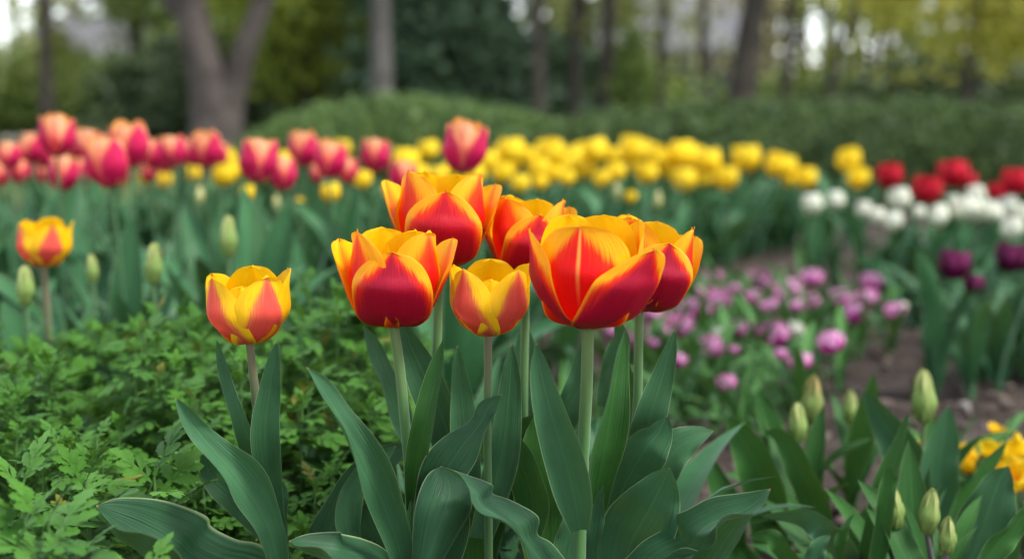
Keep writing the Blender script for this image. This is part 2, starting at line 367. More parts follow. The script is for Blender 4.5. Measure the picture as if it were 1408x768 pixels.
# soil of the beds: a finely heaped sheet
nx, ny = 300, 330
xs = np.linspace(-3.6, 4.2, nx); ys = np.concatenate([np.linspace(.3, 3.2, 230), np.linspace(3.23, 7.6, 100)])
X, Y = np.meshgrid(xs, ys); Z = np.zeros_like(X)
for i in range(len(ys)):
    for j in range(nx):
        p = Vector((xs[j], ys[i], 0))
        Z[i, j] = .012*noise.noise(p*3)+.010*noise.noise(p*14)+.007*noise.noise(p*38)
Z = np.maximum(Z, -.008)+.004
link_o = tag(link('soil', mkmesh('soil', np.stack([X, Y, Z], -1).reshape(-1, 3), gridF(len(ys), nx), None, [soil_t.m])), kind='structure')
# far path between lawns
path_m = plain('path_gravel', (.34, .32, .28), (.46, .43, .38), 3, .9)
V = [(-60, 33, -.006), (-4, 33, -.006), (-3, 44, -.006), (-60, 44, -.006)]
tag(link('path', mkmesh('path', V, [(0, 1, 2, 3)], None, [path_m])), kind='structure')

# clods and small stones
def ico():
    import bmesh
    bm = bmesh.new(); bmesh.ops.create_icosphere(bm, subdivisions=2, radius=1)
    V = np.array([v.co[:] for v in bm.verts]); Fc = np.array([[l.index for l in f.verts] for f in bm.faces]); bm.free(); return V, Fc
IV, IF = ico()
rng = np.random.RandomState(3)
def clods(n, smin, smax, region, mats, name, label):
    Vs, Fs, Ms = [], [], []; k = 0
    for i in range(n):
        x, y = region(rng)
        s = smin*(smax/smin)**(rng.rand()**2.2)
        sh = IV*(1+.35*(rng.rand(len(IV), 1)-.5)+.3*np.sin(IV@rng.randn(3)*3)[:, None])
        sh = sh*np.array([1, rng.uniform(.6, 1), rng.uniform(.45, .8)])*s
        th = rng.rand()*6.28; c_, s_ = math.cos(th), math.sin(th)
        sh = sh@np.array([[c_, s_, 0], [-s_, c_, 0], [0, 0, 1]])
        Vs.append(sh+np.array([x, y, .008+s*.25])); Fs.append(IF+k); Ms.append(np.full(len(IF), int(rng.rand() < .06))); k += len(IV)
    o = link(name, mkmesh(name, np.concatenate(Vs), np.concatenate(Fs), None, mats, np.concatenate(Ms)))
    return tag(o, label, 'soil crumbs', kind='stuff')
clod_m = plain('clod', (.055, .040, .033), (.13, .10, .085), 60, .95, island=True, bump=(.6, .003))
stone_m = plain('pebble', (.22, .19, .17), (.34, .31, .29), 60, .8, island=True)
clods(5200, .002, .014, lambda r: (r.uniform(-.1, 1.6), r.uniform(.85, 4.4)), [clod_m, stone_m], 'soil_crumbs', 'brown crumbs and small stones scattered over the bare soil between beds')

# ================================================================== TULIPS
def stem_mesh(base, top, r0, r1, bow=(0, 0, 0), mat='stem', ns=12):
    base = np.array(base, float); top = np.array(top, float)
    mid = (base+top)/2+np.array(bow)
    P, Fc, UV = tube([base, (base*.5+mid*.5)+np.array(bow)*.25, mid, (top*.5+mid*.5)+np.array(bow)*.25, top], [r0, r0*.95, (r0+r1)/2, r1*.95, r1], ns, 24)
    return mkmesh('stem', P, Fc, UV[:, ::1], [M[mat]])

OPEN = [  # common layout of an open flower: (material, petal arguments)
    ('crimson', dict(phi=2, Hh=.0535, rmax=.0355, tipr=.0300, W=.0320, Rc=.034, edge=-.001, zmax=.50)),
    ('scarlet', dict(phi=62, Hh=.0665, rmax=.0310, tipr=.0285, W=.0315, Rc=.030, table=WR, ripple=.0022, zmax=.50)),
    ('scarlet', dict(phi=-60, Hh=.0660, rmax=.0310, tipr=.0290, W=.0305, Rc=.030, table=WR, ripple=.0022, zmax=.50)),
    ('crimson', dict(phi=116, Hh=.0615, rmax=.0355, tipr=.0440, W=.0300, Rc=.036, table=WR, lean=-.02, zmax=.52)),
    ('crimson', dict(phi=-117, Hh=.0595, rmax=.0355, tipr=.0450, W=.0300, Rc=.036, table=WR, lean=.02, zmax=.52)),
    ('gold', dict(phi=152, Hh=.0665, rmax=.032, tipr=.026, W=.029, Rc=.034, table=WR, zmax=.5)),
    ('gold', dict(phi=-154, Hh=.068, rmax=.032, tipr=.027, W=.029, Rc=.034, table=WR, zmax=.5)),
]
OPEN_R = [('ruby' if m_ == 'crimson' else m_, sp__) for m_, sp__ in OPEN]
def petals_on(root, loc, specs, s, rz, tilt=(0, 0), seed=0):
    Rm = Matrix.Rotation(R(rz), 3, 'Z'); Tm = Matrix.Rotation(R(tilt[0]), 3, 'X') @ Matrix.Rotation(R(tilt[1]), 3, 'Y')
    A = np.array(Tm @ Rm)
    for k, (m, sp) in enumerate(specs):
        sp = dict(sp); P, Fc, UV = petal(sp.pop('phi'), seed=seed*17+k, nv=34, nu=19, **sp)
        P = (P*s)@A.T+np.array(loc)
        link('petal', mkmesh('petal', P, Fc, UV, [M[m]]), root)

def front_tulip(label, base_px, d, specs, s=1, rz=0, tilt=(0, 0), stem_pts=None, stem_w=12, stem_mat='stem', leaves=(), seed=0):
    """base_px: pixel of the flower's base; stem runs to the ground below it"""
    top = at(base_px[0], base_px[1], d)
    pts = [at(*p) for p in (stem_pts or [])]
    low = pts[-1] if pts else top
    gx, gy = (low[0], low[1])
    root = thing('tulip', label, 'tulip', (gx, gy, 0), group='large tulips blooming in front')
    loc = top-np.array([gx, gy, 0])
    chain = [top]+pts+[np.array([gx, gy, .0])]
    chain = [c_-np.array([gx, gy, 0]) for c_ in chain][::-1]
    r = stem_w*d/F/2
    P, Fc, UV = tube(chain, [r*1.15]+[r]*(len(chain)-2)+[r*.95], 16, 40)
    link('stem', mkmesh('stem', P, Fc, np.stack([UV[:, 0], UV[:, 1]], -1), [M[stem_mat]]), root)
    petals_on(root, loc+np.array([0, 0, -.001]), specs, s, rz, tilt, seed)
    for k, lf in enumerate(leaves):
        lf = dict(lf); mt = lf.pop('mat', 'leaf')
        if 'a' in lf: P, Fc, UV = rail_leaf(**lf)
        else: P, Fc, UV = view_leaf(seed=seed*7+k, **lf)
        link('leaf', mkmesh('leaf', local(P, root), Fc, UV, [M[mt]]), root)
    return root
def D(pts, ds):
    ds = ds if hasattr(ds, '__len__') else [ds, ds]
    dd = np.interp(np.linspace(0, 1, len(pts)), np.linspace(0, 1, len(ds)), ds)
    return [(p[0], p[1], float(q)) for p, q in zip(pts, dd)]

CLOSED = [
    ('coral', dict(phi=-46, Hh=.0470, rmax=.0275, tipr=.0255, W=.0245, Rc=.022, lean=-.02)),
    ('coral', dict(phi=44, Hh=.0475, rmax=.0275, tipr=.0255, W=.0245, Rc=.022, lean=.02)),
    ('gold', dict(phi=0, Hh=.040, rmax=.0205, tipr=.014, W=.016, Rc=.024, table=WR)),
    ('gold', dict(phi=-112, Hh=.0475, rmax=.027, tipr=.0285, W=.0225, Rc=.023, table=WR)),
    ('gold', dict(phi=112, Hh=.0495, rmax=.028, tipr=.0300, W=.0235, Rc=.023, table=WR)),
    ('gold', dict(phi=178, Hh=.0515, rmax=.027, tipr=.018, W=.024, Rc=.026, table=WR)),
]
HEART = [
    ('heart', dict(phi=-16, Hh=.0650, rmax=.0325, tipr=.0310, W=.0370, Rc=.036, table=WR, lean=.0, zmax=.5)),
    ('crimson', dict(phi=38, Hh=.0525, rmax=.0385, tipr=.0420, W=.0325, Rc=.036, lean=.30, zmax=.5)),
    ('crimson', dict(phi=-88, Hh=.0620, rmax=.0375, tipr=.0400, W=.0300, Rc=.034, table=WR, lean=-.0, zmax=.5)),
    ('gold', dict(phi=-150, Hh=.071, rmax=.034, tipr=.0275, W=.029, Rc=.034, table=WR)),
    ('gold', dict(phi=160, Hh=.0715, rmax=.034, tipr=.0275, W=.031, Rc=.034, table=WR)),
    ('scarlet', dict(phi=112, Hh=.0695, rmax=.034, tipr=.034, W=.024, Rc=.024, table=WR)),
]

# --- plant A: small yellow and coral tulip on the left
A_leaves = [
    dict(pts=D([(388, 800), (370, 725), (337, 668), (300, 625), (268, 588), (241, 546)], [.975, .955, .95]), widths=[30, 46, 64, 52, 33, 14], roll=[0, -12, -22, -14, 0], cup=1.1, wave=(.0055, 1.9, .8)),
    dict(pts=D([(385, 780), (358, 660), (334, 580), (315, 520), (298, 465)], [1.03, .995, 1.0]), widths=[22, 30, 34, 26, 8], roll=[10, 35, 50], cup=1.0, wave=(.002, 1.4, 0)),
    dict(pts=D([(390, 790), (374, 680), (364, 600), (372, 530), (381, 468)], [1.01, .985, .98]), widths=[24, 30, 42, 30, 10], roll=[-10, -5, 10], cup=.6, mat='leaf'),
    dict(a=D([(132, 694), (164, 684), (211, 685), (249, 694), (284, 709), (292, 724), (326, 741), (356, 747), (388, 772)], [.93, .97, .985]),
         m=D([(132, 694), (150, 716), (168, 736), (190, 752), (212, 770), (235, 785), (262, 800), (310, 812), (378, 800)], [.93, .93, .985]),
         b=D([(132, 694), (143, 709), (164, 727), (198, 732), (224, 743), (245, 758), (258, 777), (300, 800), (372, 812)], [.93, .885, .98])),
    dict(pts=D([(380, 770), (388, 715), (385, 672), (370, 640)], 1.01), widths=[20, 24, 20, 6], roll=30, cup=.5),
    dict(pts=D([(378, 740), (330, 690), (292, 655), (280, 622)], 1.04), widths=[30, 40, 30, 10], roll=[0, 20], cup=.5),
]
front_tulip('small yellow tulip with coral-pink outer petals standing over the lobed green foliage', (343, 470), 1.0, CLOSED, s=1.04, rz=-3, tilt=(-1, -2),
            stem_pts=[(350, 530, 1.0), (357, 600, 1.0), (370, 700, .995), (380, 800, .995)], stem_w=12, stem_mat='stem_brown', leaves=A_leaves, seed=1)
# --- plant B
B_leaves = [
    dict(pts=D([(562, 800), (545, 740), (515, 665), (483, 600), (452, 548), (421, 504)], [.97, .94, .94]), widths=[32, 50, 60, 54, 42, 14], roll=[0, -15, -38, -50], cup=1.2, wave=(.005, 1.7, 1.2)),
    dict(pts=D([(567, 700), (572, 640), (585, 580), (599, 520), (610, 466)], [.985, .965, .97]), widths=[18, 32, 40, 30, 8], roll=[0, 25, 35], cup=.9, mat='leaf2', wave=(.0015, 1.5, 0)),
    dict(pts=D([(430, 800), (450, 735), (485, 675), (520, 640), (560, 610)], 1.03), widths=[40, 52, 50, 44, 20], roll=[30, 20, 10], cup=.6, wave=(.003, 2, 0)),
    dict(pts=D([(500, 790), (478, 730), (480, 680), (510, 640), (545, 612)], 1.0), widths=[20, 36, 40, 30, 10], roll=[-30, -10], cup=.8, mat='leaf'),
    dict(a=D([(397, 743), (424, 733), (466, 730), (470, 733), (500, 740), (530, 755), (560, 790)], [.93, .96, .98]),
         m=D([(397, 743), (420, 757), (450, 768), (480, 780), (510, 790), (540, 800), (565, 810)], [.93, .92, .98]),
         b=D([(397, 743), (410, 750), (440, 752), (458, 768), (480, 790), (520, 805), (562, 820)], [.93, .89, .97])),
    dict(pts=D([(575, 640), (548, 570), (522, 500), (499, 447)], 1.1), widths=[24, 36, 34, 8], roll=-35, cup=.7),
    dict(pts=D([(640, 680), (618, 600), (590, 530), (565, 475), (553, 440)], 1.07), widths=[40, 56, 54, 36, 14], roll=15, cup=.6),
    dict(pts=D([(540, 790), (520, 745), (508, 710), (505, 690)], 1.03), widths=[40, 50, 36, 10], roll=20, cup=.4),
]
front_tulip('open tulip with egg-shaped crimson front petal edged orange, left one of the two leading ones', (541, 447), .98, OPEN, s=1.0, rz=0, tilt=(-3, 1),
            stem_pts=[(549, 500, .98), (556, 570, .98), (563, 660, .985), (567, 800, .99)], stem_w=14.5, stem_mat='stem', leaves=B_leaves, seed=2)
# --- flower 2, behind B
F2_leaves = [
    dict(pts=D([(590, 800), (606, 735), (608, 690), (612, 650), (636, 612), (662, 580), (672, 560), (690, 541)], [.99, .97, .99]), widths=[60, 78, 80, 64, 54, 32, 26, 6], roll=[0, 10, 20, 0], cup=.5, wave=(.007, 2.6, .4), nv=48),
    dict(a=D([(606, 640), (588, 652), (575, 680), (568, 720), (566, 790)], [.97, .96, .955]),
         m=D([(606, 640), (618, 668), (612, 700), (598, 740), (580, 800)], [.97, .945, .94]),
         b=D([(606, 640), (640, 655), (649, 695), (630, 733), (592, 800)], [.97, .96, .955])),
    dict(pts=D([(640, 760), (645, 680), (640, 600), (634, 530), (629, 474)], 1.06), widths=[28, 38, 40, 28, 8], roll=10, cup=.5),
    dict(pts=D([(655, 780), (665, 720), (690, 650), (716, 600), (735, 570)], 1.09), widths=[50, 60, 60, 46, 20], roll=-15, cup=.5, mat='leaf2'),
]
front_tulip('large open tulip of crimson and orange directly below the single raised pink tulip', (603, 364), 1.08, OPEN_R, s=1.06, rz=6, tilt=(-4, 3),
            stem_pts=[(602, 430, 1.08), (600, 520, 1.08), (600, 640, 1.08)], stem_w=13, leaves=F2_leaves, seed=3)
# --- small closed flower
F3_leaves = [
    dict(a=D([(606, 640), (636, 650), (676, 665), (678, 678), (703, 687), (740, 709), (739, 733), (760, 747), (790, 785)], [.93, .98, .98]),
         m=D([(606, 640), (630, 656), (652, 676), (662, 694), (680, 706), (708, 722), (722, 742), (738, 762), (765, 800)], [.93, .93, .97]),
         b=D([(606, 640), (630, 650), (645, 672), (649, 690), (663, 706), (690, 714), (712, 733), (723, 755), (735, 800)], [.93, .90, .95])),
    dict(pts=D([(660, 740), (680, 670), (694, 600), (701, 530), (703, 472)], 1.02), widths=[34, 46, 46, 32, 8], roll=-12, cup=.6),
    dict(pts=D([(650, 800), (640, 740), (632, 690), (628, 650)], 1.03), widths=[44, 56, 50, 20], roll=10, cup=.5, mat='leaf2'),
    dict(pts=D([(728, 735), (733, 690), (718, 640), (694, 600), (680, 575)], 1.05), widths=[40, 52, 50, 34, 12], roll=20, cup=.5, mat='leaf2'),
]
front_tulip('small closed yellow tulip with coral flanks between the large open ones', (671, 459), 1.0, CLOSED, s=1.02, rz=4, tilt=(-1, 2),
            stem_pts=[(671, 520, 1.0), (670, 600, 1.0), (672, 760, 1.0)], stem_w=11.5, stem_mat='stem_brown', leaves=F3_leaves, seed=4)
# --- flower 3 behind
F4_leaves = [
    dict(pts=D([(716, 720), (718, 640), (722, 560), (722, 490), (724, 445)], 1.15), widths=[36, 44, 42, 34, 12], roll=10, cup=.5),
    dict(pts=D([(750, 780), (742, 700), (745, 640), (752, 590), (748, 560)], 1.06), widths=[50, 74, 74, 60, 30], roll=-10, cup=.5, mat='leaf2'),
    dict(pts=D([(700, 640), (708, 580), (712, 520), (702, 470)], 1.17), widths=[26, 34, 28, 8], roll=-20, cup=.5),
    dict(pts=D([(745, 650), (765, 600), (785, 555), (800, 520), (801, 468)], 1.12), widths=[30, 36, 40, 40, 10], roll=[-30, -10, 20], cup=.5, wave=(.004, 2, 0)),
]
front_tulip('orange-edged open tulip half hidden by the small yellow one and the biggest red one', (722, 380), 1.1, OPEN_R, s=.93, rz=14, tilt=(-4, 4),
            stem_pts=[(722, 440, 1.12), (720, 560, 1.12), (722, 680, 1.12)], stem_w=12, leaves=F4_leaves, seed=5)
# --- big heart flower
C_leaves = [
    dict(pts=D([(797, 728), (789, 680), (775, 625), (760, 575), (746, 520), (737, 470)], [.942, .925, .93]), widths=[28, 56, 62, 54, 36, 10], roll=[0, 8, 14], cup=.85, wave=(.0015, 1.5, 0)),
    dict(pts=D([(812, 740), (822, 670), (832, 615), (842, 555), (850, 500), (859, 452)], [.985, .975, .985]), widths=[26, 44, 54, 48, 36, 8], roll=[0, -30, -45], cup=1.1, wave=(.003, 1.7, .5), mat='leaf2'),
    dict(pts=D([(810, 820), (814, 760), (822, 705), (830, 668)], .965), widths=[26, 30, 22, 6], roll=20, cup=.7),
    dict(pts=D([(850, 810), (868, 745), (892, 700), (908, 670), (921, 642)], [1.0, .97, .96]), widths=[70, 100, 96, 62, 14], roll=[-20, -5, 0], cup=.55, wave=(.005, 1.7, 1.)),
    dict(a=D([(1060, 671), (1021, 677), (978, 683), (944, 700), (923, 709), (919, 722), (884, 743), (859, 768), (825, 800)], [.92, .965, .98]),
         m=D([(1060, 671), (1034, 694), (1005, 708), (976, 720), (958, 736), (950, 750), (920, 764), (885, 785), (840, 815)], [.92, .93, .97]),
         b=D([(1060, 671), (1051, 692), (1034, 705), (1004, 706), (987, 718), (984, 744), (966, 757), (930, 755), (865, 812)], [.92, .89, .96])),
    dict(pts=D([(780, 790), (785, 745), (795, 700), (800, 670)], 1.03), widths=[46, 50, 40, 16], roll=-20, cup=.4),
    dict(pts=D([(775, 775), (768, 720), (780, 690), (800, 680)], 1.07), widths=[40, 50, 40, 16], roll=-20, cup=.4),
]
front_tulip('biggest open tulip with a heart-shaped scarlet front petal split by a yellow crease', (808, 449), .95, HEART, s=1.06, rz=0, tilt=(-3, 2),
            stem_pts=[(807, 520, .952), (803, 600, .957), (798, 720, .962), (797, 840, .962)], stem_w=17.5, leaves=C_leaves, seed=6)
# --- flower behind to the right
E_leaves = [
    dict(pts=D([(872, 700), (882, 630), (893, 575), (912, 515), (929, 452)], [1.06, 1.02, 1.02]), widths=[36, 46, 48, 32, 8], roll=[-10, -5], cup=.5),
    dict(pts=D([(835, 720), (862, 660), (886, 618), (905, 595), (917, 571)], [1.02, 1.0, 1.0]), widths=[50, 66, 66, 46, 12], roll=[-10, -25], cup=.7, wave=(.003, 1.7, 0)),
    dict(pts=D([(890, 700), (908, 655), (925, 622), (950, 603), (981, 592)], 1.05), widths=[40, 50, 54, 40, 10], roll=[0, 25], cup=.6, wave=(.004, 1.7, 2)),
    dict(pts=D([(858, 620), (866, 570), (862, 520), (857, 480)], 1.08), widths=[26, 32, 28, 10], roll=30, cup=.6, mat='leaf2'),
    dict(pts=D([(835, 560), (840, 520), (855, 470), (850, 440)], 1.12), widths=[30, 36, 30, 12], roll=30, cup=.6),
    dict(pts=D([(840, 760), (828, 700), (835, 660), (850, 640)], 1.05), widths=[40, 50, 40, 16], roll=10, cup=.5),
]
front_tulip('open red tulip tucked behind the biggest one, its yellow-lined petal flaring to the right', (879, 424), 1.05, OPEN, s=1.0, rz=18, tilt=(-3, 10),
            stem_pts=[(878, 470, 1.05), (876, 560, 1.05), (866, 680, 1.05)], stem_w=13, leaves=E_leaves, seed=7)

# ------------------------------------------------------------------ bed plants (shared meshes)
def leaf_set(name, n, Lr, Wr, a0r, cr, mat, seed, cupr=(.5, 1.0), wv=.006, nv=14):
    rs = np.random.RandomState(seed); out = []
    for i in range(n):
        P, Fc, UV = gen_leaf(rs.uniform(*Lr), rs.uniform(*Wr), rs.uniform(*a0r), rs.uniform(*cr), rs.uniform(*cupr), (rs.uniform(.3, 1)*wv, rs.uniform(1.4, 2.6), rs.rand()*6), rs.uniform(-60, 60), i, nv=nv)
        out.append(mkmesh(name, P, Fc, UV, [M[mat]]))
    return out
LEAF = leaf_set('leaf', 14, (.20, .32), (.018, .030), (3, 22), (5, 75), 'leaf_bg', 1)
LEAF_N = leaf_set('leaf', 12, (.10, .17), (.007, .013), (8, 40), (10, 70), 'leaf_lilac', 2, wv=.002)
LEAF_S = leaf_set('leaf', 12, (.11, .20), (.012, .020), (3, 24), (0, 60), 'leaf2', 3, wv=.003, nv=18)
LEAF_G = leaf_set('leaf', 12, (.18, .29), (.012, .020), (2, 20), (0, 60), 'leaf_bg', 5, wv=.004)
def clump_set(name, n, k, Lr, Wr, a0r, cr, mat, seed, spread=.03, **kw):
    rs = np.random.RandomState(seed); out = []
    for i in range(n):
        mb = MB()
        for j in range(k):
            P, Fc, UV = gen_leaf(rs.uniform(*Lr), rs.uniform(*Wr), rs.uniform(*a0r), rs.uniform(*cr), rs.uniform(.4, 1), (rs.uniform(.1, 1)*kw.get('wv', .006), rs.uniform(1.4, 2.6), rs.rand()*6), rs.uniform(-70, 70), i*10+j, nv=11, nu=5)
            th = rs.rand()*6.28; c_, s_ = math.cos(th), math.sin(th)
            P = P@np.array([[c_, s_, 0], [-s_, c_, 0], [0, 0, 1]])+np.array([rs.randn()*spread, rs.randn()*spread, 0])
            mb.add(P, Fc, UV)
        out.append(mb.mesh(name, [M[mat]]))
    return out
def fl(name, specs, mats, **k): return flower_mesh(name, specs, [M[m] for m in mats], **k)
def ring(n, off, m, **k): return [dict(phi=off+360/n*i, m=m, **k) for i in range(n)]
def unit(lst, j=3, seed=0):
    rs = np.random.RandomState(seed)
    for q in lst: q['phi'] += rs.uniform(-j, j)*3; q['Hh'] *= rs.uniform(.94, 1.05); q['seed'] = rs.randint(999)
    return lst
# all of these are .06 m wide at scale 1
PINK = [fl('flower', unit(ring(3, 60, 0, Hh=.058, rmax=.029, tipr=.025, W=.027, Rc=.024, edge=.001)+ring(3, 0, 1, Hh=.061, rmax=.0245, tipr=.0165, W=.022, Rc=.024, table=WR), 4, i), ['rose', 'peach']) for i in range(5)]
YEL = [fl('flower', unit(ring(3, 60, 0, Hh=.050, rmax=.029, tipr=.025, W=.026, Rc=.024, table=WR)+ring(3, 0, 0, Hh=.052, rmax=.026, tipr=.020, W=.024, Rc=.024, table=WR), 5, i), ['yellow']) for i in range(5)]
WHT = [fl('flower', unit(ring(3, 60, 0, Hh=.054, rmax=.028, tipr=.021, W=.026, Rc=.024, table=WR)+ring(3, 0, 0, Hh=.056, rmax=.026, tipr=.015, W=.024, Rc=.024, table=WR), 5, i+9), ['white']) for i in range(4)]
REDD = [fl('flower', unit(ring(4, 45, 0, Hh=.050, rmax=.030, tipr=.027, W=.024, Rc=.024)+ring(4, 0, 0, Hh=.052, rmax=.026, tipr=.020, W=.022, Rc=.022)+ring(4, 22, 0, Hh=.053, rmax=.018, tipr=.012, W=.018, Rc=.018), 6, i+4), ['red']) for i in range(3)]
PUR = [fl('flower', unit(ring(3, 60, 0, Hh=.050, rmax=.030, tipr=.026, W=.027, Rc=.024, table=WR)+ring(4, 20, 0, Hh=.051, rmax=.026, tipr=.019, W=.022, Rc=.022, table=WR), 6, i+4), ['purple']) for i in range(3)]
LIL = [fl('flower', unit(ring(5, 36, 0, Hh=.040, rmax=.030, tipr=.030, W=.018, Rc=.02, tipcurl=.004)+ring(6, 0, 0, Hh=.046, rmax=.024, tipr=.022, W=.015, Rc=.016)+ring(5, 18, 0, Hh=.048, rmax=.014, tipr=.012, W=.011, Rc=.012), 8, i+40), ['lilac'], nv=10, nu=7) for i in range(5)]
WD = [fl('flower', unit(ring(5, 36, 0, Hh=.040, rmax=.030, tipr=.028, W=.018, Rc=.02)+ring(6, 0, 0, Hh=.045, rmax=.024, tipr=.020, W=.015, Rc=.016)+ring(5, 18, 0, Hh=.047, rmax=.014, tipr=.010, W=.011, Rc=.012), 8, i+70), ['white'], nv=10, nu=7) for i in range(2)]
def bud(m, seed, thin=1.0):   # .025 wide, .058 tall
    return fl('flower', unit(ring(3, 60, 0, Hh=.058, rmax=.0125*thin, tipr=.0015, W=.0150*thin, Rc=.0122*thin, zmax=.40, ripple=.0005, rib=.0006)+ring(3, 0, 0, Hh=.057, rmax=.0118*thin, tipr=.001, W=.012*thin, Rc=.0115*thin, zmax=.40, ripple=.0003, rib=.0004), 2, seed), [m], nv=20, nu=11)
BUD = [bud('bud', 1), bud('bud', 2), bud('bud', 3)]; BUDW = [bud('bud_warm', 4)]; BUDC = [bud('bud_cream', 5)]
PANS = [fl('flower', unit(ring(5, 0, 0, Hh=.022, rmax=.024, tipr=.034, W=.018, Rc=.05, table=WR, ripple=.006, zmax=.6)+ring(3, 30, 0, Hh=.020, rmax=.014, tipr=.018, W=.012, Rc=.03, table=WR, ripple=.005), 8, i+7), ['lemon']) for i in range(3)]

GZ = {}
def bed_tulip(label, px, py, wpx, d, meshes, cat, group, leaves, nl=3, azr=None, unitw=.06, stem='stem_bed', r=.0025, lh=1.0, tilt=7, name='tulip', tallf=1.0, lean=.02, hfrac=.5):
    """px,py = centre of the flower in the photo; d = distance"""
    i = random.randrange(len(meshes)); me = meshes[i]
    c = at(px, py, d); s = wpx*d/F/unitw
    fh = .052*s*(1.0 if unitw == .06 else 1.1)*tallf
    z0 = c[2]-fh*hfrac
    bx = c[0]+random.uniform(-lean, lean); by = c[1]+random.uniform(-lean, lean)
    root = thing(name, label, cat, (bx, by, 0), group=group)
    top = (c[0]-bx, c[1]-by, z0)
    link('flower', me, root, top, (R(random.uniform(-tilt, tilt)), R(random.uniform(-tilt, tilt)), R(random.uniform(-22, 22)+random.choice([0, 120, 240]))), (s, s, s*tallf))
    link('stem', stem_mesh((0, 0, 0), np.array(top)+np.array([0, 0, .001]), r, r*.9, (random.uniform(-.006, .006), random.uniform(-.006, .006), 0), stem, 8), root)
    a0 = random.uniform(0, 360)
    for k in range(nl):
        sc2 = lh*random.uniform(.85, 1.12)
        link('leaf', random.choice(leaves), root, (0, 0, .004+.01*k), (0, 0, R(random.uniform(*azr) if azr else a0+k*360/nl+random.uniform(-30, 30))), sc2)
    return root
NUMW = ['', 'second', 'third', 'fourth', 'fifth', 'sixth', 'seventh', 'eighth', 'ninth', 'tenth', 'eleventh', 'twelfth', 'thirteenth', 'fourteenth', 'fifteenth', 'sixteenth', 'seventeenth', 'eighteenth', 'nineteenth', 'twentieth']
for i in range(1, 10): NUMW.append('twenty-'+['first', 'second', 'third', 'fourth', 'fifth', 'sixth', 'seventh', 'eighth', 'ninth'][i-1])
NUMW.append('thirtieth')
for i in range(1, 10): NUMW.append('thirty-'+['first', 'second', 'third', 'fourth', 'fifth', 'sixth', 'seventh', 'eighth', 'ninth'][i-1])
NUMW.append('fortieth')
for i in range(1, 10): NUMW.append('forty-'+['first', 'second', 'third', 'fourth', 'fifth', 'sixth', 'seventh', 'eighth', 'ninth'][i-1])
def nth(i, n, what):
    """i counted from 0 left to right"""
    if i == 0: return 'leftmost '+what
    if i == n-1: return 'rightmost '+what
    if i <= n//2: return NUMW[i]+' from the left of the '+what
    return NUMW[n-1-i]+' from the right of the '+what

# mid-left yellow and coral tulip, and buds round it
GP = 'large tulips blooming in front'
def mid_flower():
    c = at(60, 366, 1.57); root = thing('tulip', 'lone yellow and coral tulip behind the lobed foliage, beside a long green bud', 'tulip', (c[0], c[1], 0))
    petals_on(root, (0, 0, c[2]), CLOSED, 1.03, -8, (0, 3), 31)
    link('stem', stem_mesh((0, 0, 0), (0, 0, c[2]+.001), .005, .0042, (.004, 0, 0), 'stem_brown'), root)
    for k, az in enumerate((200, 330, 80, 150)): link('leaf', LEAF[k], root, (0, 0, .005), (0, 0, R(az)), .85)
mid_flower()
for (px, py, wpx, d, lab) in [(35, 392, 25, 1.5, 'long pale green bud under the lone yellow and coral tulip'), (210, 363, 25, 1.6, 'pale green bud standing alone over the lobed foliage, level with the yellow tulip'),
                              (314, 325, 25, 1.75, 'pale greenish bud above and behind the small yellow tulip'), (128, 370, 17, 1.75, 'slim pale bud half hidden by leaves behind the lobed foliage')]:
    bed_tulip(lab, px, py, wpx, d, BUD, 'tulip bud', 'green buds in the back bed', LEAF, 3, unitw=.025, tilt=3, lh=.8, r=.003)

# pink tulips of the back bed
pinks = [(12, 216, 38, 2.5), (28, 238, 34, 2.7), (45, 208, 40, 2.6), (78, 190, 56, 2.0), (85, 241, 48, 2.3), (104, 200, 40, 2.6), (122, 203, 40, 2.5), (152, 228, 65, 1.9), (182, 203, 60, 2.1), (214, 214, 42, 2.6), (240, 211, 42, 2.5),
         (284, 208, 50, 2.3), (352, 224, 60, 1.95), (390, 242, 44, 2.1), (418, 208, 47, 2.4), (452, 223, 50, 2.25), (436, 240, 26, 2.8), (479, 236, 36, 2.5), (516, 217, 46, 2.35), (552, 245, 44, 2.2), (635, 207, 68, 1.75),
         (108, 238, 40, 2.8), (205, 238, 30, 3.0), (265, 212, 36, 2.8), (62, 214, 38, 2.8), (146, 205, 36, 2.9), (165, 242, 32, 2.9), (-2, 241, 34, 2.6), (228, 224, 32, 2.9), (300, 214, 34, 2.9), (62, 240, 30, 2.9)]
pk = sorted(pinks)
for i, (px, py, wpx, d) in enumerate(pk):
    if px == 635: lab = 'single raised pink and peach tulip standing right above the open orange tulips'
    elif px == 78: lab = 'tallest pink tulip at the left end of the back bed'
    elif px == 152: lab = 'big low pink tulip with peach stripe in front of the left end of the row'
    elif px == 352: lab = 'large pink and peach tulip beside the forked tree trunk'
    elif px == 552: lab = 'pale coral tulip peeping up just behind the open orange tulip'
    else: lab = 'pink tulip with peach edges, ' + nth(i, len(pk), 'pink row')
    bed_tulip(lab, px, py, wpx-3, d, PINK, 'tulip', 'pink and peach tulips in the back bed', LEAF, 5, lh=1.12, tallf=1.08, tilt=8)

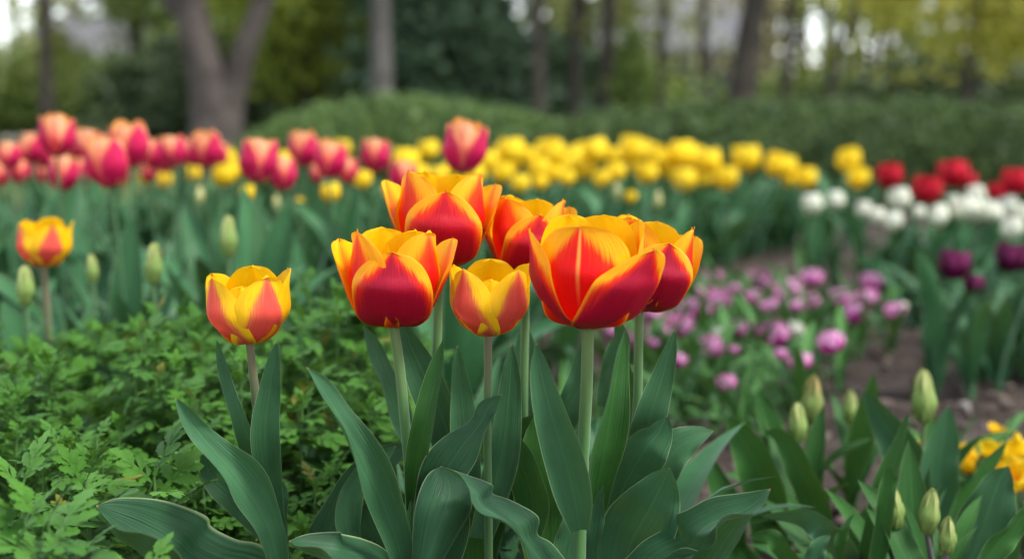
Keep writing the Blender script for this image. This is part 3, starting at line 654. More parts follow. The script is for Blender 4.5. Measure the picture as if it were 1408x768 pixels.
# yellow tulips
yel = [(200, 243, 24, 3.2), (225, 246, 26, 3.1), (265, 238, 26, 3.1), (305, 240, 38, 2.9), (312, 218, 34, 3.4), (343, 265, 25, 2.6), (322, 232, 30, 3.2), (412, 279, 18, 2.6), (456, 265, 30, 2.6), (497, 246, 30, 2.9), (555, 222, 44, 3.4), (562, 236, 30, 3.2), (392, 222, 34, 3.4),
       (590, 206, 34, 3.8), (536, 262, 24, 2.9), (578, 238, 28, 3.3), (375, 228, 28, 3.5), (470, 205, 30, 3.9), (604, 240, 30, 3.2)]
yel += [(703, 207, 44, 3.3), (672, 222, 36, 3.5), (690, 236, 34, 3.2), (716, 252, 30, 3.1), (740, 232, 34, 3.3), (758, 210, 46, 3.4), (785, 216, 38, 3.7), (822, 207, 42, 3.4), (868, 205, 46, 3.5), (800, 232, 34, 3.5), (762, 238, 30, 3.3), (830, 245, 28, 3.3), (845, 236, 32, 3.4),
        (905, 217, 38, 3.7), (935, 211, 44, 3.6), (953, 216, 36, 3.9), (976, 221, 42, 3.7), (890, 238, 34, 3.5), (870, 226, 30, 3.8), (915, 232, 32, 3.7), (942, 247, 38, 3.5), (966, 246, 28, 3.7), (998, 244, 38, 3.6), (1028, 217, 45, 3.8), (1066, 226, 38, 4.0), (1082, 230, 34, 4.1), (1108, 244, 34, 4.0), (1088, 246, 28, 4.1),
        (1168, 220, 38, 4.3), (1180, 244, 34, 4.2), (690, 212, 30, 3.9), (730, 215, 32, 4.0), (800, 208, 30, 4.0), (846, 214, 30, 4.0), (892, 208, 30, 4.0), (655, 240, 30, 3.3), (812, 222, 34, 3.7), (776, 226, 30, 3.5), (640, 245, 26, 3.5), (652, 212, 30, 3.9), (620, 232, 28, 3.6), (742, 250, 24, 3.2), (700, 225, 30, 3.4), (780, 245, 24, 3.2)]
yl = sorted(yel)
for i, (px, py, wpx, d) in enumerate(yl):
    d *= float(np.interp(px, [600, 800, 950], [1.0, 1.08, 1.2]))
    if px == 1168: lab = 'yellow tulip standing apart near the red ones, the higher of a pair'
    elif px == 1180: lab = 'yellow tulip standing apart near the red ones, the lower of a pair'
    elif px == 1108: lab = 'yellow tulip at the right end of the long yellow row'
    elif px == 1028: lab = 'tall yellow tulip sticking out of the thinning right end of the yellow row'
    else: lab = 'plain yellow tulip, ' + nth(i, len(yl), 'yellow tulips in the back bed')
    bed_tulip(lab, px, py, wpx*.93, d, YEL, 'tulip', 'plain yellow tulips in the back bed', LEAF, 3, tilt=9, lh=1.0, tallf=1.02)
for (px, py, wpx, d, lab, ms) in [(868, 270, 17, 3.2, 'little yellow bud below the yellow row', YEL), (905, 274, 14, 3.1, 'cream bud below the yellow row, right of the little yellow one', BUDC), (848, 262, 14, 3.3, 'cream bud just under the yellow row, left of the little yellow one', BUDC), (380, 278, 12, 2.7, 'cream bud under the pink and yellow flowers', BUDC), (275, 268, 14, 2.7, 'cream bud under the left pink tulips', BUDC)]:
    bed_tulip(lab, px, py, wpx, d, ms, 'tulip bud', 'small buds below the yellow row', LEAF, 2, unitw=.06 if ms is YEL else .035, lh=.9)
for i, (px, py, wpx, d) in enumerate([(1225, 242, 42, 3.4), (1274, 261, 47, 3.2), (1312, 239, 48, 3.5), (1332, 249, 30, 3.8), (1370, 264, 32, 3.6), (1396, 250, 46, 3.4)]):
    lab = ['dark red double tulip at the left end of the red ones, above the white tulips', 'round red tulip sitting lowest of the red group over white ones', 'highest red tulip, full and bright, before the dark hedge', 'small red tulip half hidden behind the highest red one',
           'small dark red tulip beside the big red one at the photo edge', 'big bright red tulip cut near the right edge of the photo', 'red tulip beyond the right edge'][i]
    bed_tulip(lab, px, py, wpx-4, d, REDD, 'tulip', 'red tulips before the hedge', LEAF, 3, lh=.9, tilt=6)
whites = [(1118, 281, 30, 3.6), (1150, 277, 26, 3.7), (1188, 289, 25, 3.6), (1207, 297, 22, 3.3), (1228, 304, 28, 3.2), (1235, 274, 34, 3.4), (1262, 293, 22, 3.4), (1289, 297, 31, 3.2), (1308, 280, 24, 3.5), (1330, 284, 40, 3.2), (1352, 288, 40, 3.3), (1366, 296, 28, 3.3), (1388, 284, 30, 3.4), (1391, 314, 32, 2.9), (1405, 294, 26, 3.3), (1342, 272, 30, 3.6)]
for i, (px, py, wpx, d) in enumerate(whites):
    lab = 'creamy white tulip, ' + nth(sorted(whites).index((px, py, wpx, d)), len(whites), 'white tulips')
    if px == 1391: lab = 'creamy white tulip hanging lowest, just above the dark purple pair'
    bed_tulip(lab, px, py, wpx*1.06, d, WD if px in (1330, 1352) else WHT, 'tulip', 'white tulips below the red ones', LEAF, 3, lh=.85)
for (px, py, wpx, d, lab) in [(1310, 364, 46, 2.3, 'dark purple tulip, the larger of the left pair, above green leaves'), (1340, 391, 30, 2.3, 'smallest dark purple tulip, set low beside the larger one'), (1387, 354, 44, 2.35, 'dark purple tulip at the right under the lowest white one'), (1408, 356, 34, 2.45, 'dark purple tulip cut by the right edge of the photo')]:
    bed_tulip(lab, px, py, wpx*1.04, d, PUR, 'tulip', 'dark purple tulips', LEAF, 4, lh=.8, tilt=5)

# lilac tulips
lil = [(563, 128, 28), (743, 128, 28), (643, 172, 18), (498, 188, 22), (567, 212, 32), (722, 205, 24), (875, 170, 35), (838, 190, 20), (968, 125, 30), (965, 218, 24), (807, 245, 28), (1083, 208, 28), (1208, 138, 30), (1207, 208, 30), (1145, 275, 32), (1318, 265, 28), (392, 242, 24), (305, 272, 30), (498, 262, 30), (415, 318, 38), (345, 348, 18), (145, 348, 24), (210, 385, 24), (537, 412, 36), (655, 330, 24), (700, 348, 28), (812, 355, 40), (640, 427, 14), (400, 470, 24), (1060, 395, 36), (925, 477, 32), (838, 445, 18), (615, 565, 26), (290, 345, 18), (305, 400, 16), (-175, 220, 28), (260, 385, 18), (-150, 150, 20), (910, 245, 20), (460, 235, 18)]
whl = [(575, 360, 24), (885, 340, 30), (1352, 245, 15)]
L = [(800+a_/3.06, 340+b_/3.06, w_, 0) for a_, b_, w_ in lil]+[(800+a_/3.06, 340+b_/3.06, w_, 1) for a_, b_, w_ in whl]
def lil_d(py): return F*(H-.10)/(py-165)/1.0
ls = sorted([q for q in L if q[3] == 0])
for q in L:
    px, py, wpx, wh = q; d = lil_d(py)
    if wh:
        lab = {860: 'nearly white ruffled tulip close behind the big open one among the lilac tulips', }.get(0, 'nearly white small tulip ' + ('beside a two-tone lilac one left in the bed' if px < 1000 else 'touching the largest lilac one' if px < 1150 else 'at the far right of the lilac bed'))
        bed_tulip(lab, px, py, wpx, d, WD, 'tulip', 'pale tulips among the lilac ones', LEAF_N, 4, r=.002, tilt=12, tallf=1.0)
    else:
        i = ls.index(q)
        lab = 'low lilac-pink ruffled tulip, ' + nth(i, len(ls), 'lilac bed')
        if abs(py-340-565/3.06) < 1: lab = 'lowest pinkish lilac tulip in its bed, set apart above bare soil'
        bed_tulip(lab, px, py, wpx*1.06, d, LIL, 'tulip', 'low lilac tulips in the middle bed', LEAF_N, 4, r=.002, tilt=14, tallf=1.05)

# buds at the right front
gb = 'green tulip buds beside the bare soil'
for (px, py, wpx, d, lab, ms, st) in [(1272, 544, 32, 1.45, 'tallest green bud with a brownish tip, before the bare soil', BUD, 'stem'), (1114, 549, 28, 1.45, 'green bud flushed orange at its tip, left end of the bud group', BUDW, 'stem'), (1099, 580, 24, 1.4, 'slim green bud leaning against the orange-tipped one', BUD, 'stem'),
                                      (1170, 560, 20, 1.6, 'small green bud standing alone behind the others', BUD, 'stem'), (1232, 697, 26, 1.16, 'low green bud on a dark stem, left one of the front three', BUD, 'stem_dark'), (1275, 703, 27, 1.15, 'low green bud on a dark stem, middle one of the front three', BUD, 'stem_dark'), (1302, 735, 23, 1.13, 'lowest green bud, leaning, right one of the front three', BUD, 'stem_dark')]:
    bed_tulip(lab, px, py, wpx*1.12, d, ms, 'tulip bud', gb, LEAF_S, 4, azr=None if d > 1.3 else (35, 145), unitw=.025, stem=st, tilt=5, r=.0026, lh=.95 if d > 1.3 else .9, tallf=.93)
# extra leafy plants shaped leaf by leaf in the bud bed
def leafy(label, spec, cat='tulip plant', group=None, name='tulip_plant'):
    r0 = at(*spec[0]['pts'][0]); root = thing(name, label, cat, (r0[0], r0[1], 0), group=group)
    for k, lf in enumerate(spec):
        lf = dict(lf); mt = lf.pop('mat', 'leaf2'); p = list(lf['pts'])
        P, Fc, UV = view_leaf(seed=k, **lf)
        link('leaf', mkmesh('leaf', local(P, root), Fc, UV, [M[mt]]), root)
leafy('leafy tulip plant without a flower, one long narrow leaf rising beside the bare soil', [
    dict(pts=D([(1060, 760), (1055, 690), (1040, 640), (1020, 600), (1001, 572)], 1.35), widths=[44, 60, 56, 40, 10], roll=10, cup=.6),
    dict(pts=D([(1130, 740), (1120, 690), (1098, 640), (1075, 600), (1050, 592)], 1.3), widths=[34, 44, 38, 24, 6], roll=20, cup=.5),
    dict(pts=D([(1085, 760), (1080, 690), (1062, 600), (1050, 560), (1041, 537)], 1.5), widths=[40, 46, 40, 26, 6], roll=-20, cup=.5),
    dict(pts=D([(1075, 820), (1000, 760), (1000, 700), (985, 660), (972, 620)], 1.35), widths=[44, 60, 50, 30, 6], roll=-20, cup=.5),
])
leafy('leafy tulip plant with one dark sword-like leaf crossing in front of the tallest bud', [
    dict(pts=D([(1190, 810), (1198, 740), (1215, 670), (1236, 610), (1250, 566)], 1.2), widths=[26, 30, 28, 20, 5], roll=30, cup=.5, mat='leaf2'),
    dict(pts=D([(1250, 740), (1262, 680), (1240, 620), (1212, 575), (1189, 534)], 1.38), widths=[56, 66, 56, 36, 10], roll=10, cup=.6, mat='leaf'),
    dict(pts=D([(1275, 780), (1288, 700), (1290, 640), (1298, 600), (1304, 556)], 1.36), widths=[44, 52, 52, 40, 8], roll=-10, cup=.6, mat='leaf'),
    dict(pts=D([(1200, 800), (1215, 720), (1222, 660), (1225, 640)], 1.15), widths=[20, 24, 20, 6], roll=10, cup=.4),
])
leafy('leafy tulip plant with arching pale leaves beside the tip of the big curled leaf', [
    dict(pts=D([(1170, 800), (1160, 755), (1130, 725), (1095, 710), (1045, 708)], [1.2, 1.12, 1.15]), widths=[26, 36, 36, 26, 6], roll=[10, 40], cup=.4, mat='leaf'),
    dict(pts=D([(1110, 810), (1120, 770), (1128, 748), (1142, 735)], 1.1), widths=[30, 30, 20, 5], roll=10, cup=.5, mat='leaf'),
    dict(pts=D([(1150, 830), (1156, 770), (1160, 730), (1175, 705)], 1.12), widths=[16, 18, 14, 4], roll=30, cup=.5),
    dict(pts=D([(1105, 800), (1080, 760), (1060, 738), (1030, 735)], 1.15), widths=[22, 28, 24, 6], roll=20, cup=.4, mat='leaf2'),
])
leafy('leafy tulip plant with broad ruffled leaves in front of the yellow-orange flowers', [
    dict(pts=D([(1320, 800), (1345, 745), (1360, 700), (1372, 665), (1387, 640)], 1.2), widths=[60, 80, 70, 46, 10], roll=[0, -20], cup=.6, wave=(.004, 2, 0), mat='leaf'),
    dict(pts=D([(1330, 810), (1370, 750), (1395, 725), (1420, 690)], 1.1), widths=[26, 34, 30, 6], roll=-30, cup=.7),
    dict(pts=D([(1300, 740), (1330, 680), (1350, 650), (1385, 605)], 1.3), widths=[26, 30, 24, 5], roll=-30, cup=.6),
])
# yellow-orange ruffled flowers at the right
for (px, py, wpx, d, lab) in [(1312, 602, 44, 1.62, 'ruffled yellow-orange flower nearest the tallest bud'), (1338, 622, 44, 1.58, 'ruffled yellow-orange flower, lowest of the little group'), (1388, 604, 54, 1.55, 'large ruffled yellow flower at the right edge of the photo'), (1402, 636, 54, 1.5, 'ruffled yellow flower under the large one at the photo edge'), (1370, 583, 22, 1.65, 'small yellow bloom on top of the yellow-orange group'), (1278, 600, 22, 1.7, 'small yellow bloom half hidden behind a tulip leaf')]:
    r_ = bed_tulip(lab, px, py, wpx*1.12, d, PANS, 'flower', 'yellow-orange ruffled flowers', LEAF_N, 4, r=.002, tilt=35, name='ruffled_flower', lh=.8, tallf=1.3)

# filler: leafy clumps without flowers, each a plant
CL_BG = clump_set('tulip_plant', 8, 17, (.18, .33), (.016, .030), (2, 34), (0, 80), 'leaf_bg', 21, spread=.045)
CL_N = clump_set('tulip_plant', 8, 18, (.08, .16), (.005, .010), (8, 55), (10, 80), 'leaf_lilac', 22, spread=.025, wv=.002)
CL_S = clump_set('tulip_plant', 6, 7, (.08, .16), (.009, .016), (5, 45), (0, 70), 'leaf2', 23, spread=.02, wv=.003)
def inside(px, py, poly):
    c_ = False; j = len(poly)-1
    for i in range(len(poly)):
        if (poly[i][1] > py) != (poly[j][1] > py) and px < (poly[j][0]-poly[i][0])*(py-poly[i][1])/(poly[j][1]-poly[i][1])+poly[i][0]: c_ = not c_
        j = i
    return c_
def scatter(poly, n, mind, meshes, label, group, smin, smax, seed, hscale=None):
    rs = random.Random(seed); pts = []; tries = 0
    x0, x1 = min(p[0] for p in poly), max(p[0] for p in poly); y0, y1 = min(p[1] for p in poly), max(p[1] for p in poly)
    while len(pts) < n and tries < n*60:
        tries += 1; x = rs.uniform(x0, x1); y = rs.uniform(y0, y1)
        if not inside(x, y, poly): continue
        if any((x-a_)**2+(y-b_)**2 < mind**2 for a_, b_ in pts): continue
        pts.append((x, y))
    for (x, y) in pts:
        s = rs.uniform(smin, smax)
        if hscale: s *= hscale(x, y)
        o = link('tulip_plant', rs.choice(meshes), None, (x, y, 0), (0, 0, rs.uniform(0, 6.28)), s)
        tag(o, label, 'tulip plant', group)
# world-plan outlines of the beds
scatter([(-1.5, 1.62), (-.25, 1.75), (-.02, 2.1), (.15, 2.9), (.42, 3.85), (.66, 4.45), (1.2, 5.1), (1.2, 5.5), (-.6, 4.9), (-2.2, 3.4)], 150, .11, CL_BG, 'blue-green tulip leaves without a flower, packed among the pink and yellow rows', 'flowerless leaves in the back bed', .85, 1.15, 1)
scatter([(.74, 2.4), (2.0, 2.3), (2.6, 4.2), (1.35, 4.5), (1.1, 3.9), (.95, 3.2)], 62, .11, CL_BG, 'broad tulip leaves without a flower around the purple, white and red tulips', 'flowerless leaves in the right bed', .6, .82, 2)
scatter([(.10, 1.9), (.30, 1.92), (.44, 2.15), (.58, 2.6), (.86, 3.4), (.86, 3.6), (.35, 3.6), (.2, 2.8)], 60, .06, CL_N, 'low bright green leaves without a flower filling the lilac bed', 'flowerless leaves in the lilac bed', .6, .95, 3)
scatter([(.27, 1.25), (.33, 1.42), (.45, 1.50), (.60, 1.34), (.62, 1.22), (.42, 1.2), (.30, 1.2)], 12, .055, CL_S, 'short green tulip leaves without a flower among the green buds', 'flowerless leaves among the buds', .7, 1.0, 4)
scatter([(-.12, 1.15), (-.02, 1.45), (.10, 1.5), (.12, 1.2), (.05, 1.1)], 12, .06, CL_BG, 'tulip leaves without a flower close behind the big open tulips', 'flowerless leaves behind the open tulips', .60, .78, 5)
scatter([(.66, 1.5), (.62, 1.72), (.85, 1.75), (.85, 1.4)], 6, .05, CL_N, 'small leaf tuft around the ruffled yellow flowers', 'leaf tufts at the yellow flowers', .6, .9, 6)

# ================================================================== LOBED GROUND COVER
def lobed_leaf(seed=0):
    """a divided leaf, tip along +X, unit length"""
    rs = np.random.RandomState(seed); mb = MB()
    def lobe(bx, ang, L, W):
        t = np.linspace(0, 1, 9); prof = np.interp(t, [0, .2, .42, .52, .66, .76, .9, 1], [.22, .30, .80, .42, 1., .50, .60, .0])*W
        c_, s_ = math.cos(ang), math.sin(ang); lift = rs.uniform(-.1, .15)
        V = []; UV = []
        for i in range(9):
            for u in (-1, 0, 1):
                x = t[i]*L + (.05*L if u == 0 else 0)*(t[i] > .3); y = u*prof[i]
                V.append((bx+x*c_-y*s_, x*s_+y*c_, lift*t[i]*L-.03*t[i]**2+.05*abs(u)*prof[i]/W*.6)); UV.append((u*.45+.5, t[i]))
        mb.add(np.array(V), gridF(9, 3), np.array(UV))
    lobe(.50, 0, .5, .15); 
    for bx, an, L_ in ((.52, .75, .36), (.34, .95, .38), (.18, 1.2, .24)):
        for s in (1, -1): lobe(bx, s*(an+rs.uniform(-.12, .12)), L_*rs.uniform(.85, 1.1), .12*L_/.36)
    # rachis
    V = []; UV = []
    for i, x in enumerate(np.linspace(-.35, .62, 7)):
        ww = .012 if x < .1 else .045
        for u in (-1, 0, 1): V.append((x, u*ww, -.01*abs(u)+.004)); UV.append((u*.3+.5, .3))
    mb.add(np.array(V), gridF(7, 3), np.array(UV))
    V = np.concatenate(mb.V); V[:, 2] -= .18*np.clip(V[:, 0], 0, 1)**2
    return V, np.concatenate(mb.F), np.concatenate(mb.UV)
LL = [lobed_leaf(i) for i in range(5)]
def place_leaves(rs, pts, az, pitch, size):
    Vs, Fs, Us = [], [], []; k = 0
    for p, a_, pi_, s in zip(pts, az, pitch, size):
        V, Fc, UV = LL[rs.randint(5)]
        V = V*np.array([1, rs.uniform(.85, 1.1), 1])*s
        rx = rs.uniform(-.5, .5)
        cr, sr = math.cos(rx), math.sin(rx); V = V@np.array([[1, 0, 0], [0, cr, sr], [0, -sr, cr]])
        cpi, spi = math.cos(pi_), math.sin(pi_); V = V@np.array([[cpi, 0, spi], [0, 1, 0], [-spi, 0, cpi]])
        ca, sa = math.cos(a_), math.sin(a_); V = V@np.array([[ca, sa, 0], [-sa, ca, 0], [0, 0, 1]])
        Vs.append(V+p); Fs.append(Fc+k); Us.append(UV); k += len(V)
    return np.concatenate(Vs), np.concatenate(Fs), np.concatenate(Us)
def canopy(x, y):
    h = np.interp(y, [.80, .92, 1.0, 1.1, 1.2, 1.4, 1.55, 1.65], [.10, .12, .165, .21, .245, .285, .285, .24])
    h = h+.05*noise.noise(Vector((x*9, y*9, 3)))+.03*noise.noise(Vector((x*3, y*3, 9)))
    # lower to the left at the back
    lim = np.interp(x, [-.6, -.4, -.25, -.1], [.225, .245, .275, .30]); return min(h, lim)
def cover():
    rs = np.random.RandomState(5); pts, az, pi_, sz = [], [], [], []; SV = MB()
    n = 0
    while n < 430:
        y = rs.uniform(.84, 1.62)**1.0; x = rs.uniform(-.62, -.02)
        px = 704+x/y*F
        if px < -80 or px > 560 + 20*math.sin(y*9): continue
        if y < 1.0 and px > 330: continue
        n += 1
        h = canopy(x, y)*rs.uniform(.5, 1.05); tx, ty = x+rs.randn()*.012, y+rs.randn()*.012
        P, Fc, UV = tube([(x+rs.randn()*.01, y+rs.randn()*.01, 0), ((x+tx)/2, (y+ty)/2, h*.5), (tx, ty, h)], [.0017, .0013, .001], 4, 5)
        SV.add(P, Fc, UV, 1)
        nl = rs.randint(7, 11); a0 = rs.rand()*6.28
        for k in range(nl):   # a rosette on top
            a_ = a0+k*2.4; pts.append((tx, ty, h-.004*k)); az.append(a_); pi_.append(rs.uniform(1.3, .7) if k < 3 else rs.uniform(.9, -.35)); sz.append(rs.uniform(.022, .040)*(.65 if k < 3 else 1.0))
        for k in range(rs.randint(5, 9)):   # leaves down the stem
            f = rs.uniform(.35, .92); a_ = rs.rand()*6.28; r_ = rs.uniform(.0, .02)
            pts.append((x+(tx-x)*f+math.cos(a_)*r_, y+(ty-y)*f+math.sin(a_)*r_, h*f)); az.append(a_); pi_.append(rs.uniform(.6, -.1)); sz.append(rs.uniform(.026, .042))
    V, Fc, UV = place_leaves(rs, pts, az, pi_, sz)
    SV.add(V, Fc, UV, 0)
    nf = len(LL[0][1]); nleaf = len(pts); old = np.repeat(rs.rand(nleaf) < .035, nf)
    SV.M[-1] = np.where(old, 2, 0)
    o = link('ground_cover', SV.mesh('ground_cover', [M['fern'], M['fernstem'], M['fern_old']]))
    tag(o, 'bright green ground cover of small lobed leaves left of the open tulips', 'ground cover', kind='stuff')
cover()
def sprig(px, py, d, label, seed, size=1.0):
    rs = np.random.RandomState(seed); c_ = at(px, py, d); root = thing('lobed_leaf_plant', label, 'plant', (c_[0], c_[1], 0), group='lobed leafy shoots in front')
    P, Fc, UV = tube([(0, 0, 0), (.003, 0, c_[2]*.5), (0, 0, c_[2])], [.002, .0016, .0012], 6, 8)
    link('stem', mkmesh('stem', P, Fc, UV, [M['fernstem']]), root)
    for k in range(11):
        f = 1-.028*k; a_ = k*2.4+rs.rand()
        V, F2, U2 = place_leaves(rs, [(0, 0, c_[2]*f)], [a_], [rs.uniform(.9, 1.2) if k < 2 else rs.uniform(.1, .7)], [size*rs.uniform(.045, .060)*(.75 if k < 3 else 1)])
        link('leaf', mkmesh('leaf', V, F2, U2, [M['fern']]), root)
for a_ in [(66, 716, .84, 'lobed leafy shoot in the bottom left corner, the tallest there', 1, 1.0), (95, 782, .82, 'low lobed leafy shoot cut by the bottom edge, below the big curled leaf', 2, .9), (22, 748, .83, 'lobed leafy shoot cut by the left bottom corner', 3, 1.0), (196, 800, .83, 'small lobed shoot at the bottom edge under the curled leaf', 6, .8),
           (212, 655, 1.0, 'star-shaped lobed shoot just above the big curled leaf', 4, 1.1), (118, 660, 1.0, 'darker lobed shoot above the tip of the big curled leaf', 5, 1.0), (30, 670, .97, 'lobed leafy shoot at the left edge, above the corner shoots', 8, 1.0)]: sprig(*a_)

# ================================================================== HEDGES
def hedge(name, label, prof, d, depth, ncard, seed, m1, m2):
    """prof: (px, top py) at distance d; rounded body to the ground, clad with leaves"""
    rs = np.random.RandomState(seed)
    X0 = np.array([at(p[0], p[1], d) for p in prof]); nx = 90; t = np.linspace(0, 1, nx)
    T = catmull(X0, t); root = thing(name, label, 'hedge', (float(T[nx//2, 0]), d, 0))
    ns = 26; th = np.linspace(0, np.pi, ns); V = []
    for i in range(nx):
        hx = max(T[i, 2], .05)
        cs = np.sign(np.cos(th))*np.abs(np.cos(th))**.75; sn = np.abs(np.sin(th))**.55
        yy = d+depth*.3-cs*depth*.5; zz = hx*sn
        V.append(np.stack([np.full(ns, T[i, 0]), yy, zz], -1))
    V = np.array(V)
    for i in range(nx):
        for j in range(ns):
            p = Vector(V[i, j]); n_ = .035*noise.noise(p*3)+.03*noise.noise(p*8); V[i, j, 2] += n_*(1 if V[i, j, 2] > .05 else 0); V[i, j, 1] += n_
    o0 = np.array(root.location)
    body = mkmesh('body', V.reshape(-1, 3)-o0, gridF(nx, ns), None, [m1]); link('body', body, root)
    ii = rs.rand(ncard)*(nx-1.01); jj = (rs.rand(ncard)**.9)*(ns-1.01); a_, b_ = ii.astype(int), jj.astype(int); fa, fb = (ii-a_)[:, None], (jj-b_)[:, None]
    C = V[a_, b_]*(1-fa)*(1-fb)+V[a_+1, b_]*fa*(1-fb)+V[a_, b_+1]*(1-fa)*fb+V[a_+1, b_+1]*fa*fb
    C = C+rs.randn(ncard, 3)*(.008+.022*rs.rand(ncard, 1)**3)
    P, Fc = cards(C, .016, rs)
    link('foliage', mkmesh('foliage', P-o0, Fc, None, [m2], smooth=False), root)
def cards(C, size, rs, aspect=.55, up=None):
    n = len(C); a_ = norm(rs.randn(n, 3)); b_ = norm(np.cross(a_, norm(rs.randn(n, 3)))); s = size*(.6+.8*rs.rand(n, 1)) if not hasattr(size, '__len__') else size
    a_ = a_*s; b_ = b_*s*aspect
    P = np.stack([C-a_, C+b_-a_*.1, C+a_, C-b_-a_*.1], 1).reshape(-1, 3)
    return P, np.arange(4*n).reshape(n, 4)
hb = plain('hedge_inner', (.010, .022, .006), (.02, .04, .012), 6, .9)
hl = plain('hedge_leaf', (.038, .082, .018), (.135, .215, .05), 5, .55, trans=.12, island=True)
hl2 = plain('hedge_leaf_dark', (.020, .046, .010), (.090, .145, .034), 5, .55, trans=.1, island=True)
hedge('clipped_hedge', 'low clipped hedge with a domed top behind the pink and yellow tulips', [(325, 205), (350, 186), (400, 160), (470, 144), (540, 138), (620, 142), (700, 157), (760, 172), (800, 205)], 7.6, 1.6, 42000, 1, hb, hl)
hedge('clipped_hedge', 'long straight clipped hedge with a dark face behind the red and yellow tulips', [(700, 190), (780, 170), (850, 160), (950, 151), (1060, 145), (1180, 147), (1300, 144), (1408, 148), (1600, 145)], 7.3, 1.6, 60000, 2, hb, hl2)
hedge('clipped_hedge', 'distant dim hedge beyond the pale path at the left', [(-300, 128), (-100, 130), (0, 128), (100, 124), (200, 128), (300, 130), (420, 135), (520, 140)], 46, 5, 9000, 3, hb, hl2)

# ================================================================== TREES
bark1 = plain('bark_grey', (.040, .031, .027), (.085, .068, .060), 5, .9, bump=(.8, .03))
bark2 = plain('bark_dark', (.025, .020, .017), (.05, .04, .033), 5, .9, bump=(.8, .03))
bark3 = plain('bark_brown', (.030, .025, .021), (.062, .052, .042), 5, .9, bump=(.8, .03))
bark4 = plain('bark_pale', (.060, .055, .051), (.115, .105, .098), 5, .9, bump=(.8, .03))
LEAFM = {
    'olive': plain('crown_olive', (.12, .15, .03), (.38, .41, .10), .8, .6, trans=.3, island=True),
    'dark': plain('crown_dark', (.025, .045, .018), (.08, .115, .045), .8, .6, trans=.15, island=True),
    'ever': plain('crown_evergreen', (.022, .048, .024), (.075, .13, .065), .8, .6, trans=.12, island=True),
    'lime': plain('crown_lime', (.12, .17, .02), (.38, .43, .06), .8, .6, trans=.35, island=True),
    'gold': plain('crown_gold', (.24, .25, .03), (.56, .50, .09), .8, .6, trans=.35, island=True),
    'tan': plain('crown_tan', (.20, .17, .08), (.48, .42, .20), .8, .6, trans=.3, island=True),
    'mid': plain('crown_mid', (.08, .13, .03), (.24, .32, .07), .8, .6, trans=.25, island=True),
}
def crown(root, o0, center, rad, nclump, nleaf, leaf, mat, rs, cs=.45, flat=1.0, zmin=.4):
    C = []
    k = 0
    while k < nclump:
        p = rs.uniform(-1, 1, 3)
        if np.linalg.norm(p) > 1: continue
        p = p*(.55+.45*np.linalg.norm(p)); k += 1
        c_ = np.array(center)+p*np.array(rad)
        n = int(nleaf*rs.uniform(.5, 1.5)); C.append(c_+rs.randn(n, 3)*cs*rs.uniform(.6, 1.3)*np.array([1, 1, .75]))
    C = np.concatenate(C); C = C[C[:, 2] > zmin+rs.rand(len(C))*.4]
    P, Fc = cards(C, leaf, rs, .6)
    return link('crown', mkmesh('crown', P-o0, Fc, None, [mat], smooth=False), root)
def tree(name, label, px, d, wpx, height, cz, rad, nclump, nleaf, leaf, mat, bark, seed, cs=.45, lean=0, fork=None, zmin=.4, limbs=7, cx=0, cat='tree', base_only=False):
    rs = np.random.RandomState(seed); b = at(px, 165, d); r = wpx*d/F/2
    if name in ('brown_tree', 'dark_tree', 'forked_tree', 'slim_tree'): nclump = int(nclump*.28); leaf *= .72; cs *= .85; zmin += .45 if name == 'brown_tree' else 0
    elif name == 'golden_tree': nclump = int(nclump*.5); leaf *= .85
    elif name == 'leafy_tree': leaf *= .85; nclump = int(nclump*.85)
    root = thing(name, label, cat, (float(b[0]), d, 0)); o0 = np.array([b[0], d, 0])
    mb = MB()
    if fork:
        for pts, rr in fork:
            P, Fc, UV = tube([at(q[0], q[1], d)-o0 for q in pts], [w_*d/F/2 for w_ in rr], 14, 26); mb.add(P, Fc, UV)
    else:
        pts = [(0, 0, -.1), (lean*.15, 0, height*.2), (lean*.5+rs.randn()*.05, 0, height*.45), (lean, .1, height*.75), (lean*1.2, 0, height)]
        P, Fc, UV = tube(pts, [r*1.35, r*1.02, r*.8, r*.5, r*.15], 12, 26); mb.add(P, Fc, UV)
    for k in range(limbs):
        f = rs.uniform(.3, .85); a_ = rs.rand()*6.28; s = np.array([lean*f, 0, height*f]); e_ = np.array([cx+math.cos(a_)*rad[0]*.7, math.sin(a_)*rad[1]*.7, min(height*1.05, cz+rs.uniform(-.3, .7)*rad[2])])
        m_ = (s+e_)/2+np.array([0, 0, .25])
        P, Fc, UV = tube([s, m_, e_], [r*.38, r*.22, r*.06], 7, 12); mb.add(P, Fc, UV)
    link('trunk', mb.mesh('trunk', [bark]), root)
    if nclump: crown(root, o0, (b[0]+cx, d, cz), rad, nclump, nleaf, leaf, mat, rs, cs, zmin=zmin)
    return root
